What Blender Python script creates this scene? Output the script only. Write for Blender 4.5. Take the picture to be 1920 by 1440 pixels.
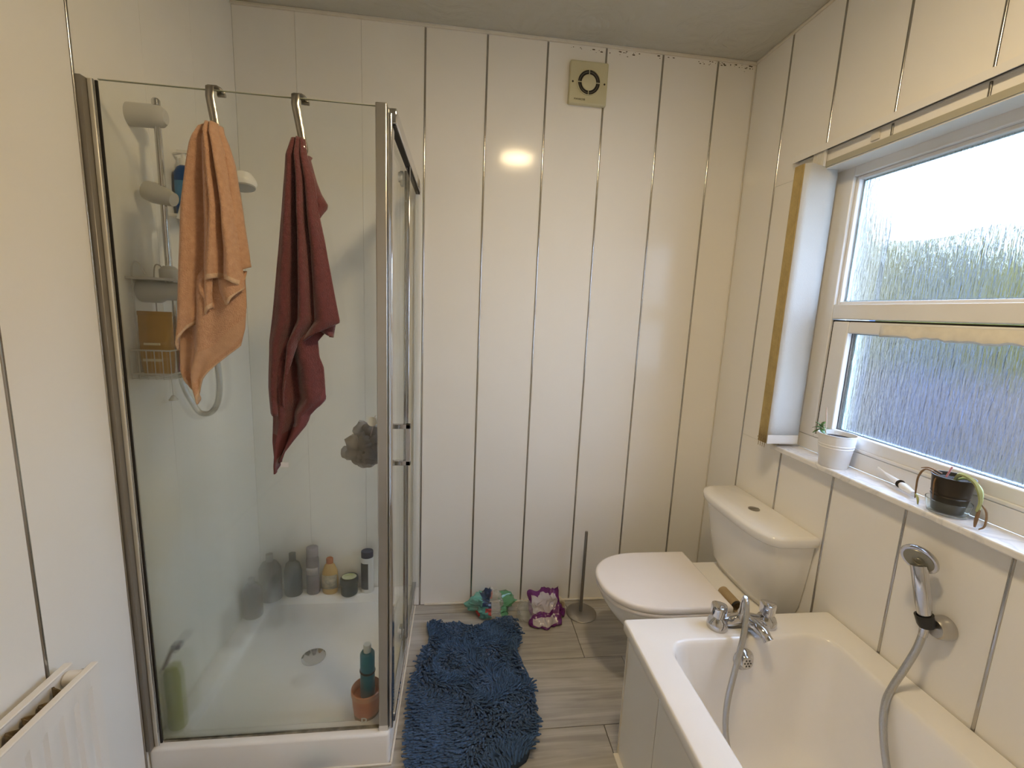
import bpy, bmesh, math, random
from math import pi, sin, cos, radians
from mathutils import Vector, Matrix, noise

random.seed(7)
for o in list(bpy.data.objects):
    bpy.data.objects.remove(o, do_unlink=True)
scene = bpy.context.scene
COL = scene.collection

# ------------------------------------------------------------------ camera
cam_d = bpy.data.cameras.new('camera')
cam = bpy.data.objects.new('camera', cam_d)
COL.objects.link(cam)
YAW, PITCH, ROLL, FPX = radians(6.918232), radians(-9.348179), radians(2.504002), 834.774
fw = Vector((sin(YAW) * cos(PITCH), cos(YAW) * cos(PITCH), sin(PITCH)))
rt = Vector((cos(YAW), -sin(YAW), 0))
up = rt.cross(fw)
r2 = rt * cos(ROLL) + up * sin(ROLL)
u2 = up * cos(ROLL) - rt * sin(ROLL)
m3 = Matrix((r2, u2, -fw)).transposed()
cam.matrix_world = Matrix.Translation((-1.26185, -2.02140, 1.44982)) @ m3.to_4x4()
cam_d.sensor_fit = 'HORIZONTAL'
cam_d.sensor_width = 36.0
cam_d.lens = FPX * 36.0 / 1920.0
cam_d.clip_start = 0.02
scene.camera = cam

# ------------------------------------------------------------------ world (overcast bright sky), light, exposure
SKY_STRENGTH = 24.0      # zenith value; the overcast sky falls to a third of it at the horizon
LAMP_STRENGTH = 120.0
LAMP_COL = (1.0, 0.77, 0.45)
world = bpy.data.worlds.new('world')
scene.world = world
world.use_nodes = True
wn = world.node_tree.nodes
wl = world.node_tree.links
wn.clear()
w_out = wn.new('ShaderNodeOutputWorld')
w_bg = wn.new('ShaderNodeBackground')
w_tc = wn.new('ShaderNodeTexCoord')
w_sep = wn.new('ShaderNodeSeparateXYZ')
w_ramp = wn.new('ShaderNodeValToRGB')
w_noise = wn.new('ShaderNodeTexNoise')
w_noise.inputs['Scale'].default_value = 2.5
w_mixc = wn.new('ShaderNodeMix')
w_mixc.data_type = 'RGBA'
w_mixc.inputs[7].default_value = (1.0, 1.0, 1.0, 1)
w_ramp.color_ramp.elements[0].position = 0.0
w_ramp.color_ramp.elements[0].color = (0.54, 0.73, 1.0, 1)
w_ramp.color_ramp.elements[1].position = 0.7
w_ramp.color_ramp.elements[1].color = (0.42, 0.62, 1.0, 1)
wl.new(w_tc.outputs['Generated'], w_sep.inputs[0])
wl.new(w_sep.outputs['Z'], w_ramp.inputs[0])
wl.new(w_tc.outputs['Generated'], w_noise.inputs['Vector'])
w_nr = wn.new('ShaderNodeMapRange')
w_nr.inputs[1].default_value = 0.45
w_nr.inputs[2].default_value = 0.65
w_nr.inputs[4].default_value = 0.22
wl.new(w_noise.outputs[0], w_nr.inputs[0])
wl.new(w_nr.outputs[0], w_mixc.inputs[0])
wl.new(w_ramp.outputs[0], w_mixc.inputs[6])
wl.new(w_mixc.outputs[2], w_bg.inputs[0])
w_cl = wn.new('ShaderNodeMath')
w_cl.operation = 'MAXIMUM'
w_cl.inputs[1].default_value = 0.0
wl.new(w_sep.outputs['Z'], w_cl.inputs[0])
w_st = wn.new('ShaderNodeMath')
w_st.operation = 'MULTIPLY_ADD'
w_st.inputs[1].default_value = SKY_STRENGTH * 2 / 3
w_st.inputs[2].default_value = SKY_STRENGTH / 3
wl.new(w_cl.outputs[0], w_st.inputs[0])
wl.new(w_st.outputs[0], w_bg.inputs[1])
wl.new(w_bg.outputs[0], w_out.inputs[0])

scene.view_settings.view_transform = 'Standard'
scene.view_settings.look = 'None'
scene.view_settings.gamma = 1.0
scene.view_settings.use_curve_mapping = False
scene.view_settings.exposure = 0.0
cy = scene.cycles
cy.max_bounces = 14
cy.diffuse_bounces = 9
cy.glossy_bounces = 5
cy.transmission_bounces = 8
cy.transparent_max_bounces = 48
cy.sample_clamp_indirect = 10.0
cy.blur_glossy = 0.5
cy.caustics_refractive = True
cy.caustics_reflective = False
cy.use_denoising = True

# daylight portal: guides sampling of the sky through the window opening
pl = bpy.data.lights.new('window_portal', 'AREA')
pl.shape = 'RECTANGLE'
pl.size = 1.02
pl.size_y = 1.12
pl.cycles.is_portal = True
plo = bpy.data.objects.new('window_portal', pl)
plo.matrix_world = Matrix.Translation((0.125, -1.03, 1.49)) @ Matrix.Rotation(radians(90), 4, 'Y')
COL.objects.link(plo)

# ------------------------------------------------------------------ room dimensions
RW = 2.157      # room width (left wall x = -RW, right wall x = 0)
RH = 2.564      # ceiling height
RD = 2.70       # room depth (back wall y = 0)

# ------------------------------------------------------------------ helpers
class MB:
    def __init__(s):
        s.v, s.f, s.m = [], [], []
        s.mi = 0

    def add(s, vs, fs):
        b = len(s.v)
        s.v += [tuple(x) for x in vs]
        for f in fs:
            s.f.append(tuple(b + i for i in f))
            s.m.append(s.mi)
        return s

    def box(s, lo, hi):
        x0, y0, z0 = lo
        x1, y1, z1 = hi
        return s.add([(x0, y0, z0), (x1, y0, z0), (x1, y1, z0), (x0, y1, z0), (x0, y0, z1), (x1, y0, z1), (x1, y1, z1), (x0, y1, z1)],
                     [(0, 3, 2, 1), (4, 5, 6, 7), (0, 1, 5, 4), (1, 2, 6, 5), (2, 3, 7, 6), (3, 0, 4, 7)])

    def loft(s, rings, cap0=True, cap1=True, closed=True):
        n = len(rings[0])
        vs = [p for r in rings for p in r]
        fs = []
        for k in range(len(rings) - 1):
            for i in range(n if closed else n - 1):
                j = (i + 1) % n
                fs.append((k * n + i, k * n + j, (k + 1) * n + j, (k + 1) * n + i))
        if cap0:
            fs.append(tuple(reversed(range(n))))
        if cap1:
            fs.append(tuple(range((len(rings) - 1) * n, len(rings) * n)))
        return s.add(vs, fs)

    def lathe(s, prof, c=(0, 0, 0), seg=24, ax=(0, 0, 1), sx=1.0, sy=1.0, cap0=True, cap1=True):
        a = Vector(ax).normalized()
        q = Vector((0, 0, 1)).rotation_difference(a)
        c = Vector(c)
        rings = []
        for r, h in prof:
            rings.append([c + q @ Vector((r * sx * cos(2 * pi * i / seg), r * sy * sin(2 * pi * i / seg), h)) for i in range(seg)])
        return s.loft(rings, cap0, cap1)

    def tube(s, pts, r, seg=10, caps=True):
        pts = [Vector(p) for p in pts]
        n = len(pts)
        rr = r if isinstance(r, (list, tuple)) else [r] * n
        t0 = (pts[1] - pts[0]).normalized()
        ref = Vector((0, 0, 1)) if abs(t0.z) < 0.9 else Vector((1, 0, 0))
        u = t0.cross(ref).normalized()
        rings = []
        pt = t0
        for i in range(n):
            if i == 0:
                t = t0
            elif i == n - 1:
                t = (pts[-1] - pts[-2]).normalized()
            else:
                t = ((pts[i + 1] - pts[i]).normalized() + (pts[i] - pts[i - 1]).normalized()).normalized()
            u = pt.rotation_difference(t) @ u
            u = (u - t * u.dot(t)).normalized()
            w = t.cross(u)
            pt = t
            rings.append([pts[i] + (u * cos(2 * pi * k / seg) + w * sin(2 * pi * k / seg)) * rr[i] for k in range(seg)])
        return s.loft(rings, caps, caps)

    def prism(s, poly, lo, hi, axis=2):
        n = len(poly)

        def P(a, b, h):
            if axis == 2:
                return (a, b, h)
            if axis == 1:
                return (a, h, b)
            return (h, a, b)
        vs = [P(a, b, lo) for a, b in poly] + [P(a, b, hi) for a, b in poly]
        fs = [tuple(reversed(range(n))), tuple(range(n, 2 * n))]
        for i in range(n):
            j = (i + 1) % n
            fs.append((i, j, n + j, n + i))
        return s.add(vs, fs)

    def build(s, name, mat, parent=None, smooth=True, bevel=0.0, bseg=2, angle=35):
        off = Vector((0, 0, 0))
        if parent is not None:
            off = root_loc(parent)
        me = bpy.data.meshes.new(name)
        me.from_pydata([tuple(Vector(p) - off) for p in s.v], [], s.f)
        mats = mat if isinstance(mat, (list, tuple)) else [mat]
        for m in mats:
            me.materials.append(m)
        if len(mats) > 1:
            for p, k in zip(me.polygons, s.m):
                p.material_index = k
        bm = bmesh.new()
        bm.from_mesh(me)
        bmesh.ops.recalc_face_normals(bm, faces=bm.faces)
        bm.to_mesh(me)
        bm.free()
        if smooth:
            for p in me.polygons:
                p.use_smooth = True
            me.set_sharp_from_angle(angle=radians(angle))
        me.update()
        o = bpy.data.objects.new(name, me)
        COL.objects.link(o)
        if parent is not None:
            o.parent = parent
        if bevel > 0:
            b = o.modifiers.new('bevel', 'BEVEL')
            b.width = bevel
            b.segments = bseg
            b.limit_method = 'ANGLE'
            b.angle_limit = radians(30)
            b.harden_normals = False
        return o


def root_loc(o):
    while o.parent is not None:
        o = o.parent
    return o.location.copy()


def thing(name, label, cat, loc=(0, 0, 0), group=None):
    o = bpy.data.objects.new(name, None)
    COL.objects.link(o)
    o.location = loc
    o.empty_display_size = 0.05
    o['label'] = label
    o['category'] = cat
    if group:
        o['group'] = group
    return o


def struct(o):
    o['kind'] = 'structure'
    return o


def spline(pts, n=8):
    """Catmull-Rom through points."""
    P = [Vector(p) for p in pts]
    P = [P[0] * 2 - P[1]] + P + [P[-1] * 2 - P[-2]]
    out = []
    for i in range(1, len(P) - 2):
        for k in range(n):
            t = k / n
            a, b, c, d = P[i - 1], P[i], P[i + 1], P[i + 2]
            out.append(0.5 * ((2 * b) + (c - a) * t + (2 * a - 5 * b + 4 * c - d) * t * t + (3 * b - a - 3 * c + d) * t ** 3))
    out.append(P[-2])
    return out


def interp(tab, x):
    """piecewise linear table [(x, y)...] sorted by x."""
    if x <= tab[0][0]:
        return tab[0][1]
    for (a, b), (c, d) in zip(tab, tab[1:]):
        if x <= c:
            return b + (d - b) * (x - a) / (c - a) if c > a else d
    return tab[-1][1]


# ------------------------------------------------------------------ materials
def mat(name, col, rough=0.5, metal=0.0, var=0.0, vscale=8.0, bump=0.0, bscale=60.0, stretch=None, trans=0.0, ior=1.45,
        coat=0.0, sheen=0.0, sss=0.0, col2=None, emit=None, alpha=1.0, spec=0.5):
    m = bpy.data.materials.new(name)
    m.use_nodes = True
    nt = m.node_tree
    b = nt.nodes['Principled BSDF']
    b.inputs['Base Color'].default_value = (*col, 1)
    b.inputs['Roughness'].default_value = rough
    b.inputs['Metallic'].default_value = metal
    b.inputs['Transmission Weight'].default_value = trans
    b.inputs['IOR'].default_value = ior
    b.inputs['Coat Weight'].default_value = coat
    b.inputs['Coat Roughness'].default_value = 0.08
    b.inputs['Sheen Weight'].default_value = sheen
    b.inputs['Specular IOR Level'].default_value = spec
    b.inputs['Alpha'].default_value = alpha
    if sss:
        b.inputs['Subsurface Weight'].default_value = sss
        b.inputs['Subsurface Radius'].default_value = (0.01, 0.01, 0.01)
    if emit:
        b.inputs['Emission Color'].default_value = (*emit[0], 1)
        b.inputs['Emission Strength'].default_value = emit[1]
    tc = nt.nodes.new('ShaderNodeTexCoord')
    mp = nt.nodes.new('ShaderNodeMapping')
    nt.links.new(tc.outputs['Object'], mp.inputs[0])
    if stretch:
        mp.inputs['Scale'].default_value = stretch
    if var > 0 or col2:
        n = nt.nodes.new('ShaderNodeTexNoise')
        n.inputs['Scale'].default_value = vscale
        n.inputs['Detail'].default_value = 5
        nt.links.new(mp.outputs[0], n.inputs['Vector'])
        r = nt.nodes.new('ShaderNodeValToRGB')
        r.color_ramp.elements[0].position = 0.3
        r.color_ramp.elements[1].position = 0.7
        c2 = col2 if col2 else tuple(c * (1 - var) for c in col)
        r.color_ramp.elements[0].color = (*c2, 1)
        r.color_ramp.elements[1].color = (*(tuple(min(1, c * (1 + var * 0.3)) for c in col)), 1)
        nt.links.new(n.outputs[0], r.inputs[0])
        nt.links.new(r.outputs[0], b.inputs['Base Color'])
    if bump > 0:
        n2 = nt.nodes.new('ShaderNodeTexNoise')
        n2.inputs['Scale'].default_value = bscale
        n2.inputs['Detail'].default_value = 4
        nt.links.new(mp.outputs[0], n2.inputs['Vector'])
        bp = nt.nodes.new('ShaderNodeBump')
        bp.inputs['Strength'].default_value = bump
        bp.inputs['Distance'].default_value = 0.004
        nt.links.new(n2.outputs[0], bp.inputs['Height'])
        nt.links.new(bp.outputs[0], b.inputs['Normal'])
    return m


def N(nt, kind, **kw):
    n = nt.nodes.new(kind)
    for k, v in kw.items():
        setattr(n, k, v)
    return n


# glossy PVC cladding, slightly wavy
M_pvc = mat('pvc_panel', (0.85, 0.83, 0.79), 0.12, bump=0.05, bscale=3.0, var=0.02, vscale=2.0, spec=0.3)
M_pvcw = mat('pvc_panel_shower', (0.84, 0.82, 0.77), 0.22, bump=0.05, bscale=3.0, var=0.05, vscale=3.0, spec=0.35)
M_back = mat('wall_backing', (0.35, 0.32, 0.27), 0.8, var=0.1)
M_chrome = mat('chrome', (0.60, 0.60, 0.62), 0.08, 1.0, var=0.03)
M_strip = mat('chrome_strip', (0.50, 0.48, 0.46), 0.16, 1.0, var=0.05)
M_sat = mat('satin_metal', (0.55, 0.53, 0.50), 0.3, 1.0, var=0.05)
M_steel = mat('brushed_steel', (0.36, 0.34, 0.31), 0.28, 1.0, var=0.05, stretch=(1, 1, 0.05), bump=0.1, bscale=300)
M_white = mat('white_plastic', (0.80, 0.79, 0.77), 0.28, var=0.02)
M_upvc = mat('white_upvc', (0.80, 0.80, 0.80), 0.25, var=0.03)
M_ceram = mat('white_ceramic', (0.86, 0.85, 0.83), 0.07, var=0.02, coat=0.3)
M_acry = mat('white_acrylic', (0.86, 0.85, 0.84), 0.12, var=0.02, coat=0.3)
M_seat = mat('toilet_seat_plastic', (0.86, 0.82, 0.80), 0.25, var=0.02)
M_trim = mat('white_trim', (0.72, 0.68, 0.60), 0.4, var=0.06, vscale=20)
M_sealant = mat('dirty_sealant', (0.34, 0.32, 0.27), 0.6, col2=(0.10, 0.09, 0.07), vscale=30)
M_grey = mat('grey_plastic', (0.42, 0.42, 0.41), 0.3, var=0.05)
M_lgrey = mat('light_grey_plastic', (0.58, 0.57, 0.55), 0.3, var=0.05)
M_black = mat('black_plastic', (0.012, 0.012, 0.014), 0.3, var=0.1)
M_dark = mat('dark_gap', (0.03, 0.027, 0.025), 0.8, var=0.1)
M_hose = mat('ribbed_chrome_hose', (0.52, 0.52, 0.52), 0.25, 1.0, bump=0.3, bscale=400)
M_rad = mat('radiator_enamel', (0.80, 0.77, 0.72), 0.35, var=0.03, bump=0.03)
M_rust = mat('dusty_brown_fins', (0.22, 0.15, 0.07), 0.9, col2=(0.05, 0.035, 0.02), vscale=60, bump=0.8, bscale=90)
M_blindw = mat('white_blind_fabric', (0.60, 0.60, 0.585), 0.7, bump=0.3, bscale=500, var=0.03)
M_blindt = mat('tan_blind_fabric', (0.50, 0.38, 0.17), 0.8, bump=0.2, bscale=300, var=0.2, vscale=20)
M_chain = mat('bead_chain', (0.7, 0.66, 0.58), 0.4, var=0.1)
M_chainb = mat('brown_bead_chain', (0.28, 0.2, 0.1), 0.4, var=0.1)
M_cream = mat('aged_cream_plastic', (0.58, 0.54, 0.36), 0.35, var=0.05)
M_card = mat('brown_cardboard', (0.42, 0.32, 0.19), 0.85, var=0.12, vscale=30)
M_soil = mat('dark_soil', (0.03, 0.02, 0.014), 0.95, var=0.5, vscale=80, bump=0.8, bscale=120)
M_leaf = mat('green_leaf', (0.09, 0.19, 0.05), 0.4, var=0.4, vscale=30)
M_leafp = mat('pale_wilting_leaf', (0.50, 0.55, 0.25), 0.6, var=0.3, vscale=30)
M_leafd = mat('dried_brown_leaf', (0.24, 0.15, 0.08), 0.8, var=0.3, vscale=30)
M_potdk = mat('dark_metal_pot', (0.055, 0.045, 0.035), 0.3, 0.6, var=0.2)
M_potw = mat('white_metal_pot', (0.80, 0.80, 0.80), 0.35, var=0.02)
M_hedge = mat('hedge_green', (0.15, 0.125, 0.030), 0.95, col2=(0.095, 0.085, 0.022), vscale=6, spec=0.0)
M_fence = mat('lilac_grey_fence', (0.140, 0.110, 0.085), 0.95, var=0.15, vscale=3, spec=0.0)
M_lawn = mat('lawn_green', (0.045, 0.055, 0.026), 0.95, var=0.3, vscale=3, spec=0.0)
M_yard = mat('slate_blue_wall', (0.075, 0.105, 0.19), 0.95, var=0.2, vscale=3, spec=0.0)


def marble():
    m = mat('marble_sill', (0.80, 0.80, 0.79), 0.12)
    nt = m.node_tree
    b = nt.nodes['Principled BSDF']
    tc = N(nt, 'ShaderNodeTexCoord')
    w = N(nt, 'ShaderNodeTexNoise')
    w.inputs['Scale'].default_value = 7
    w.inputs['Detail'].default_value = 8
    w.inputs['Distortion'].default_value = 1.5
    r = N(nt, 'ShaderNodeValToRGB')
    r.color_ramp.elements[0].position = 0.42
    r.color_ramp.elements[0].color = (0.80, 0.79, 0.78, 1)
    r.color_ramp.elements[1].position = 0.52
    r.color_ramp.elements[1].color = (0.80, 0.79, 0.78, 1)
    e = r.color_ramp.elements.new(0.475)
    e.color = (0.66, 0.66, 0.67, 1)
    nt.links.new(tc.outputs['Object'], w.inputs['Vector'])
    nt.links.new(w.outputs[0], r.inputs[0])
    nt.links.new(r.outputs[0], b.inputs['Base Color'])
    return m


M_marble = marble()


def artex():
    m = mat('artex_ceiling', (0.52, 0.51, 0.46), 0.9)
    nt = m.node_tree
    b = nt.nodes['Principled BSDF']
    tc = N(nt, 'ShaderNodeTexCoord')
    w = N(nt, 'ShaderNodeTexNoise')
    w.inputs['Scale'].default_value = 5
    w.inputs['Detail'].default_value = 3
    w.inputs['Distortion'].default_value = 3.0
    w2 = N(nt, 'ShaderNodeTexWave')
    w2.wave_type = 'RINGS'
    w2.inputs['Scale'].default_value = 3.5
    w2.inputs['Distortion'].default_value = 9
    w2.inputs['Detail'].default_value = 3
    ad = N(nt, 'ShaderNodeMath', operation='ADD')
    nt.links.new(tc.outputs['Object'], w.inputs['Vector'])
    nt.links.new(tc.outputs['Object'], w2.inputs['Vector'])
    nt.links.new(w.outputs[0], ad.inputs[0])
    nt.links.new(w2.outputs[1], ad.inputs[1])
    bp = N(nt, 'ShaderNodeBump')
    bp.inputs['Strength'].default_value = 0.8
    bp.inputs['Distance'].default_value = 0.012
    nt.links.new(ad.outputs[0], bp.inputs['Height'])
    nt.links.new(bp.outputs[0], b.inputs['Normal'])
    return m


M_artex = artex()


def floor_mat():
    m = mat('wood_effect_vinyl', (0.36, 0.33, 0.29), 0.42)
    nt = m.node_tree
    b = nt.nodes['Principled BSDF']
    tc = N(nt, 'ShaderNodeTexCoord')
    oi = N(nt, 'ShaderNodeObjectInfo')
    mp = N(nt, 'ShaderNodeMapping')
    mp.inputs['Scale'].default_value = (1.6, 26, 1)
    n = N(nt, 'ShaderNodeTexNoise')
    n.inputs['Scale'].default_value = 1.6
    n.inputs['Detail'].default_value = 7
    n.inputs['Distortion'].default_value = 0.8
    n3 = N(nt, 'ShaderNodeTexNoise')
    n3.inputs['Scale'].default_value = 6
    n3.inputs['Detail'].default_value = 4
    cb = N(nt, 'ShaderNodeCombineXYZ')
    ml = N(nt, 'ShaderNodeMath', operation='MULTIPLY')
    ml.inputs[1].default_value = 37.0
    nt.links.new(oi.outputs['Random'], ml.inputs[0])
    nt.links.new(ml.outputs[0], cb.inputs[0])
    nt.links.new(ml.outputs[0], cb.inputs[1])
    nt.links.new(cb.outputs[0], mp.inputs['Location'])
    r = N(nt, 'ShaderNodeValToRGB')
    r.color_ramp.elements[0].position = 0.32
    r.color_ramp.elements[0].color = (0.30, 0.285, 0.26, 1)
    r.color_ramp.elements[1].position = 0.66
    r.color_ramp.elements[1].color = (0.46, 0.44, 0.41, 1)
    e = r.color_ramp.elements.new(0.5)
    e.color = (0.385, 0.365, 0.335, 1)
    nt.links.new(tc.outputs['Object'], mp.inputs[0])
    nt.links.new(mp.outputs[0], n.inputs['Vector'])
    nt.links.new(tc.outputs['Object'], n3.inputs['Vector'])
    mx = N(nt, 'ShaderNodeMath', operation='MULTIPLY_ADD')
    mx.inputs[1].default_value = 0.35
    mx.inputs[2].default_value = -0.17
    nt.links.new(n3.outputs[0], mx.inputs[0])
    ad = N(nt, 'ShaderNodeMath', operation='ADD')
    nt.links.new(n.outputs[0], ad.inputs[0])
    nt.links.new(mx.outputs[0], ad.inputs[1])
    nt.links.new(ad.outputs[0], r.inputs[0])
    nt.links.new(r.outputs[0], b.inputs['Base Color'])
    bp = N(nt, 'ShaderNodeBump')
    bp.inputs['Strength'].default_value = 0.12
    bp.inputs['Distance'].default_value = 0.002
    nt.links.new(n.outputs[0], bp.inputs['Height'])
    nt.links.new(bp.outputs[0], b.inputs['Normal'])
    return m


M_floor = floor_mat()


def terry(name, c, c2):
    m = mat(name, c, 0.95, col2=c2, vscale=90, sheen=0.3)
    nt = m.node_tree
    b = nt.nodes['Principled BSDF']
    b.inputs['Sheen Roughness'].default_value = 0.5
    tc = N(nt, 'ShaderNodeTexCoord')
    v = N(nt, 'ShaderNodeTexNoise')
    v.inputs['Scale'].default_value = 330
    v.inputs['Detail'].default_value = 2
    nt.links.new(tc.outputs['Object'], v.inputs['Vector'])
    bp = N(nt, 'ShaderNodeBump')
    bp.inputs['Strength'].default_value = 0.9
    bp.inputs['Distance'].default_value = 0.003
    nt.links.new(v.outputs[0], bp.inputs['Height'])
    nt.links.new(bp.outputs[0], b.inputs['Normal'])
    return m


M_peach = terry('peach_terry', (0.56, 0.33, 0.205), (0.48, 0.27, 0.165))
M_peachb = mat('peach_woven_border', (0.54, 0.33, 0.21), 0.8, var=0.1, vscale=60, bump=0.3, bscale=300)
M_peachh = mat('peach_stitched_hem', (0.62, 0.43, 0.29), 0.85, var=0.15, vscale=120, bump=0.5, bscale=200)
M_maroon = terry('maroon_terry', (0.135, 0.034, 0.036), (0.10, 0.026, 0.028))
M_maroonb = mat('maroon_woven_border', (0.15, 0.042, 0.045), 0.8, var=0.1, vscale=60, bump=0.3, bscale=300)
M_pinkt = terry('pink_terry', (0.50, 0.20, 0.20), (0.40, 0.14, 0.15))
M_mat = mat('blue_chenille', (0.058, 0.115, 0.235), 0.95, col2=(0.038, 0.078, 0.165), vscale=25, sheen=0.12, spec=0.25)


def thin_glass(name, fog_lo=0.0, fog_hi=0.0, fog_fn=False, tint=(0.98, 0.99, 0.98)):
    """clear pane; where it is fogged with limescale the light is scattered by a rough refraction"""
    m = bpy.data.materials.new(name)
    m.use_nodes = True
    nt = m.node_tree
    nt.nodes.clear()
    out = N(nt, 'ShaderNodeOutputMaterial')
    tr = N(nt, 'ShaderNodeBsdfTransparent')
    tr.inputs[0].default_value = (*tint, 1)
    gl = N(nt, 'ShaderNodeBsdfGlossy')
    gl.inputs['Roughness'].default_value = 0.03
    fr = N(nt, 'ShaderNodeFresnel')
    fr.inputs[0].default_value = 1.30
    mn = N(nt, 'ShaderNodeMath', operation='MINIMUM')
    mn.inputs[1].default_value = 0.14
    nt.links.new(fr.outputs[0], mn.inputs[0])
    mx = N(nt, 'ShaderNodeMixShader')
    nt.links.new(mn.outputs[0], mx.inputs[0])
    last = tr
    if fog_fn:
        rf = N(nt, 'ShaderNodeBsdfRefraction')
        rf.inputs['Roughness'].default_value = 0.27
        rf.inputs['IOR'].default_value = 1.25
        rf.inputs[0].default_value = (0.93, 0.96, 0.92, 1)
        df = N(nt, 'ShaderNodeBsdfDiffuse')
        df.inputs[0].default_value = (0.50, 0.56, 0.52, 1)
        dmx = N(nt, 'ShaderNodeMixShader')
        dmx.inputs[0].default_value = 0.08
        nt.links.new(rf.outputs[0], dmx.inputs[1])
        nt.links.new(df.outputs[0], dmx.inputs[2])
        tc = N(nt, 'ShaderNodeTexCoord')   # object space: origin at the enclosure's base (x + 1.80, z + 0.11)
        sep = N(nt, 'ShaderNodeSeparateXYZ')
        nt.links.new(tc.outputs['Object'], sep.inputs[0])
        ns = N(nt, 'ShaderNodeTexNoise')
        ns.inputs['Scale'].default_value = 4
        ns.inputs['Detail'].default_value = 5
        nt.links.new(tc.outputs['Object'], ns.inputs['Vector'])
        # height term: fog rises towards the tray; side term: fog thickest at the wall side
        hz = N(nt, 'ShaderNodeMapRange', interpolation_type='SMOOTHSTEP')
        hz.inputs[1].default_value = 1.55
        hz.inputs[2].default_value = 0.25
        sx = N(nt, 'ShaderNodeMapRange', interpolation_type='SMOOTHSTEP')
        sx.inputs[1].default_value = 0.16
        sx.inputs[2].default_value = -0.12
        sx.inputs[3].default_value = 0.10
        nt.links.new(sep.outputs['Z'], hz.inputs[0])
        nt.links.new(sep.outputs['X'], sx.inputs[0])
        mu = N(nt, 'ShaderNodeMath', operation='MULTIPLY')
        nt.links.new(hz.outputs[0], mu.inputs[0])
        nt.links.new(sx.outputs[0], mu.inputs[1])
        nm = N(nt, 'ShaderNodeMapRange')
        nm.inputs[1].default_value = 0.3
        nm.inputs[2].default_value = 0.7
        nm.inputs[3].default_value = 0.82
        nm.inputs[4].default_value = 1.12
        nt.links.new(ns.outputs[0], nm.inputs[0])
        m2 = N(nt, 'ShaderNodeMath', operation='MULTIPLY')
        m2.use_clamp = True
        nt.links.new(mu.outputs[0], m2.inputs[0])
        nt.links.new(nm.outputs[0], m2.inputs[1])
        m3_ = N(nt, 'ShaderNodeMath', operation='MULTIPLY')
        m3_.inputs[1].default_value = 0.70
        nt.links.new(m2.outputs[0], m3_.inputs[0])
        fm = N(nt, 'ShaderNodeMixShader')
        nt.links.new(m3_.outputs[0], fm.inputs[0])
        nt.links.new(tr.outputs[0], fm.inputs[1])
        nt.links.new(dmx.outputs[0], fm.inputs[2])
        last = fm
    nt.links.new(last.outputs[0], mx.inputs[1])
    nt.links.new(gl.outputs[0], mx.inputs[2])
    nt.links.new(mx.outputs[0], out.inputs[0])
    return m


M_glass = thin_glass('clear_glass')
M_fogglass = thin_glass('fogged_shower_glass', fog_fn=True)


def pattern_glass():
    m = bpy.data.materials.new('rain_pattern_glass')
    m.use_nodes = True
    nt = m.node_tree
    nt.nodes.clear()
    out = N(nt, 'ShaderNodeOutputMaterial')
    tc = N(nt, 'ShaderNodeTexCoord')
    mp = N(nt, 'ShaderNodeMapping')
    mp.inputs['Scale'].default_value = (1, 1, 0.12)
    n = N(nt, 'ShaderNodeTexNoise')
    n.inputs['Scale'].default_value = 150
    n.inputs['Detail'].default_value = 3
    n.inputs['Distortion'].default_value = 0.4
    nt.links.new(tc.outputs['Object'], mp.inputs[0])
    nt.links.new(mp.outputs[0], n.inputs['Vector'])
    bp = N(nt, 'ShaderNodeBump')
    bp.inputs['Strength'].default_value = 1.0
    bp.inputs['Distance'].default_value = 0.004
    nt.links.new(n.outputs[0], bp.inputs['Height'])
    rf = N(nt, 'ShaderNodeBsdfRefraction')
    rf.inputs['Roughness'].default_value = 0.12
    rf.inputs['IOR'].default_value = 1.35
    nt.links.new(bp.outputs[0], rf.inputs['Normal'])
    tr = N(nt, 'ShaderNodeBsdfTransparent')
    mx = N(nt, 'ShaderNodeMixShader')
    mx.inputs[0].default_value = 0.40
    nt.links.new(rf.outputs[0], mx.inputs[1])
    nt.links.new(tr.outputs[0], mx.inputs[2])
    gl = N(nt, 'ShaderNodeBsdfGlossy')
    gl.inputs['Roughness'].default_value = 0.15
    nt.links.new(bp.outputs[0], gl.inputs['Normal'])
    mx2 = N(nt, 'ShaderNodeMixShader')
    mx2.inputs[0].default_value = 0.06
    nt.links.new(mx.outputs[0], mx2.inputs[1])
    nt.links.new(gl.outputs[0], mx2.inputs[2])
    nt.links.new(mx2.outputs[0], out.inputs[0])
    return m


M_rain = pattern_glass()


def film(name, col, alpha=0.5, rough=0.12):
    m = bpy.data.materials.new(name)
    m.use_nodes = True
    nt = m.node_tree
    nt.nodes.clear()
    out = N(nt, 'ShaderNodeOutputMaterial')
    tr = N(nt, 'ShaderNodeBsdfTransparent')
    b = N(nt, 'ShaderNodeBsdfPrincipled')
    b.inputs['Base Color'].default_value = (*col, 1)
    b.inputs['Roughness'].default_value = rough
    mx = N(nt, 'ShaderNodeMixShader')
    mx.inputs[0].default_value = alpha
    nt.links.new(tr.outputs[0], mx.inputs[1])
    nt.links.new(b.outputs[0], mx.inputs[2])
    nt.links.new(mx.outputs[0], out.inputs[0])
    return m


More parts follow.
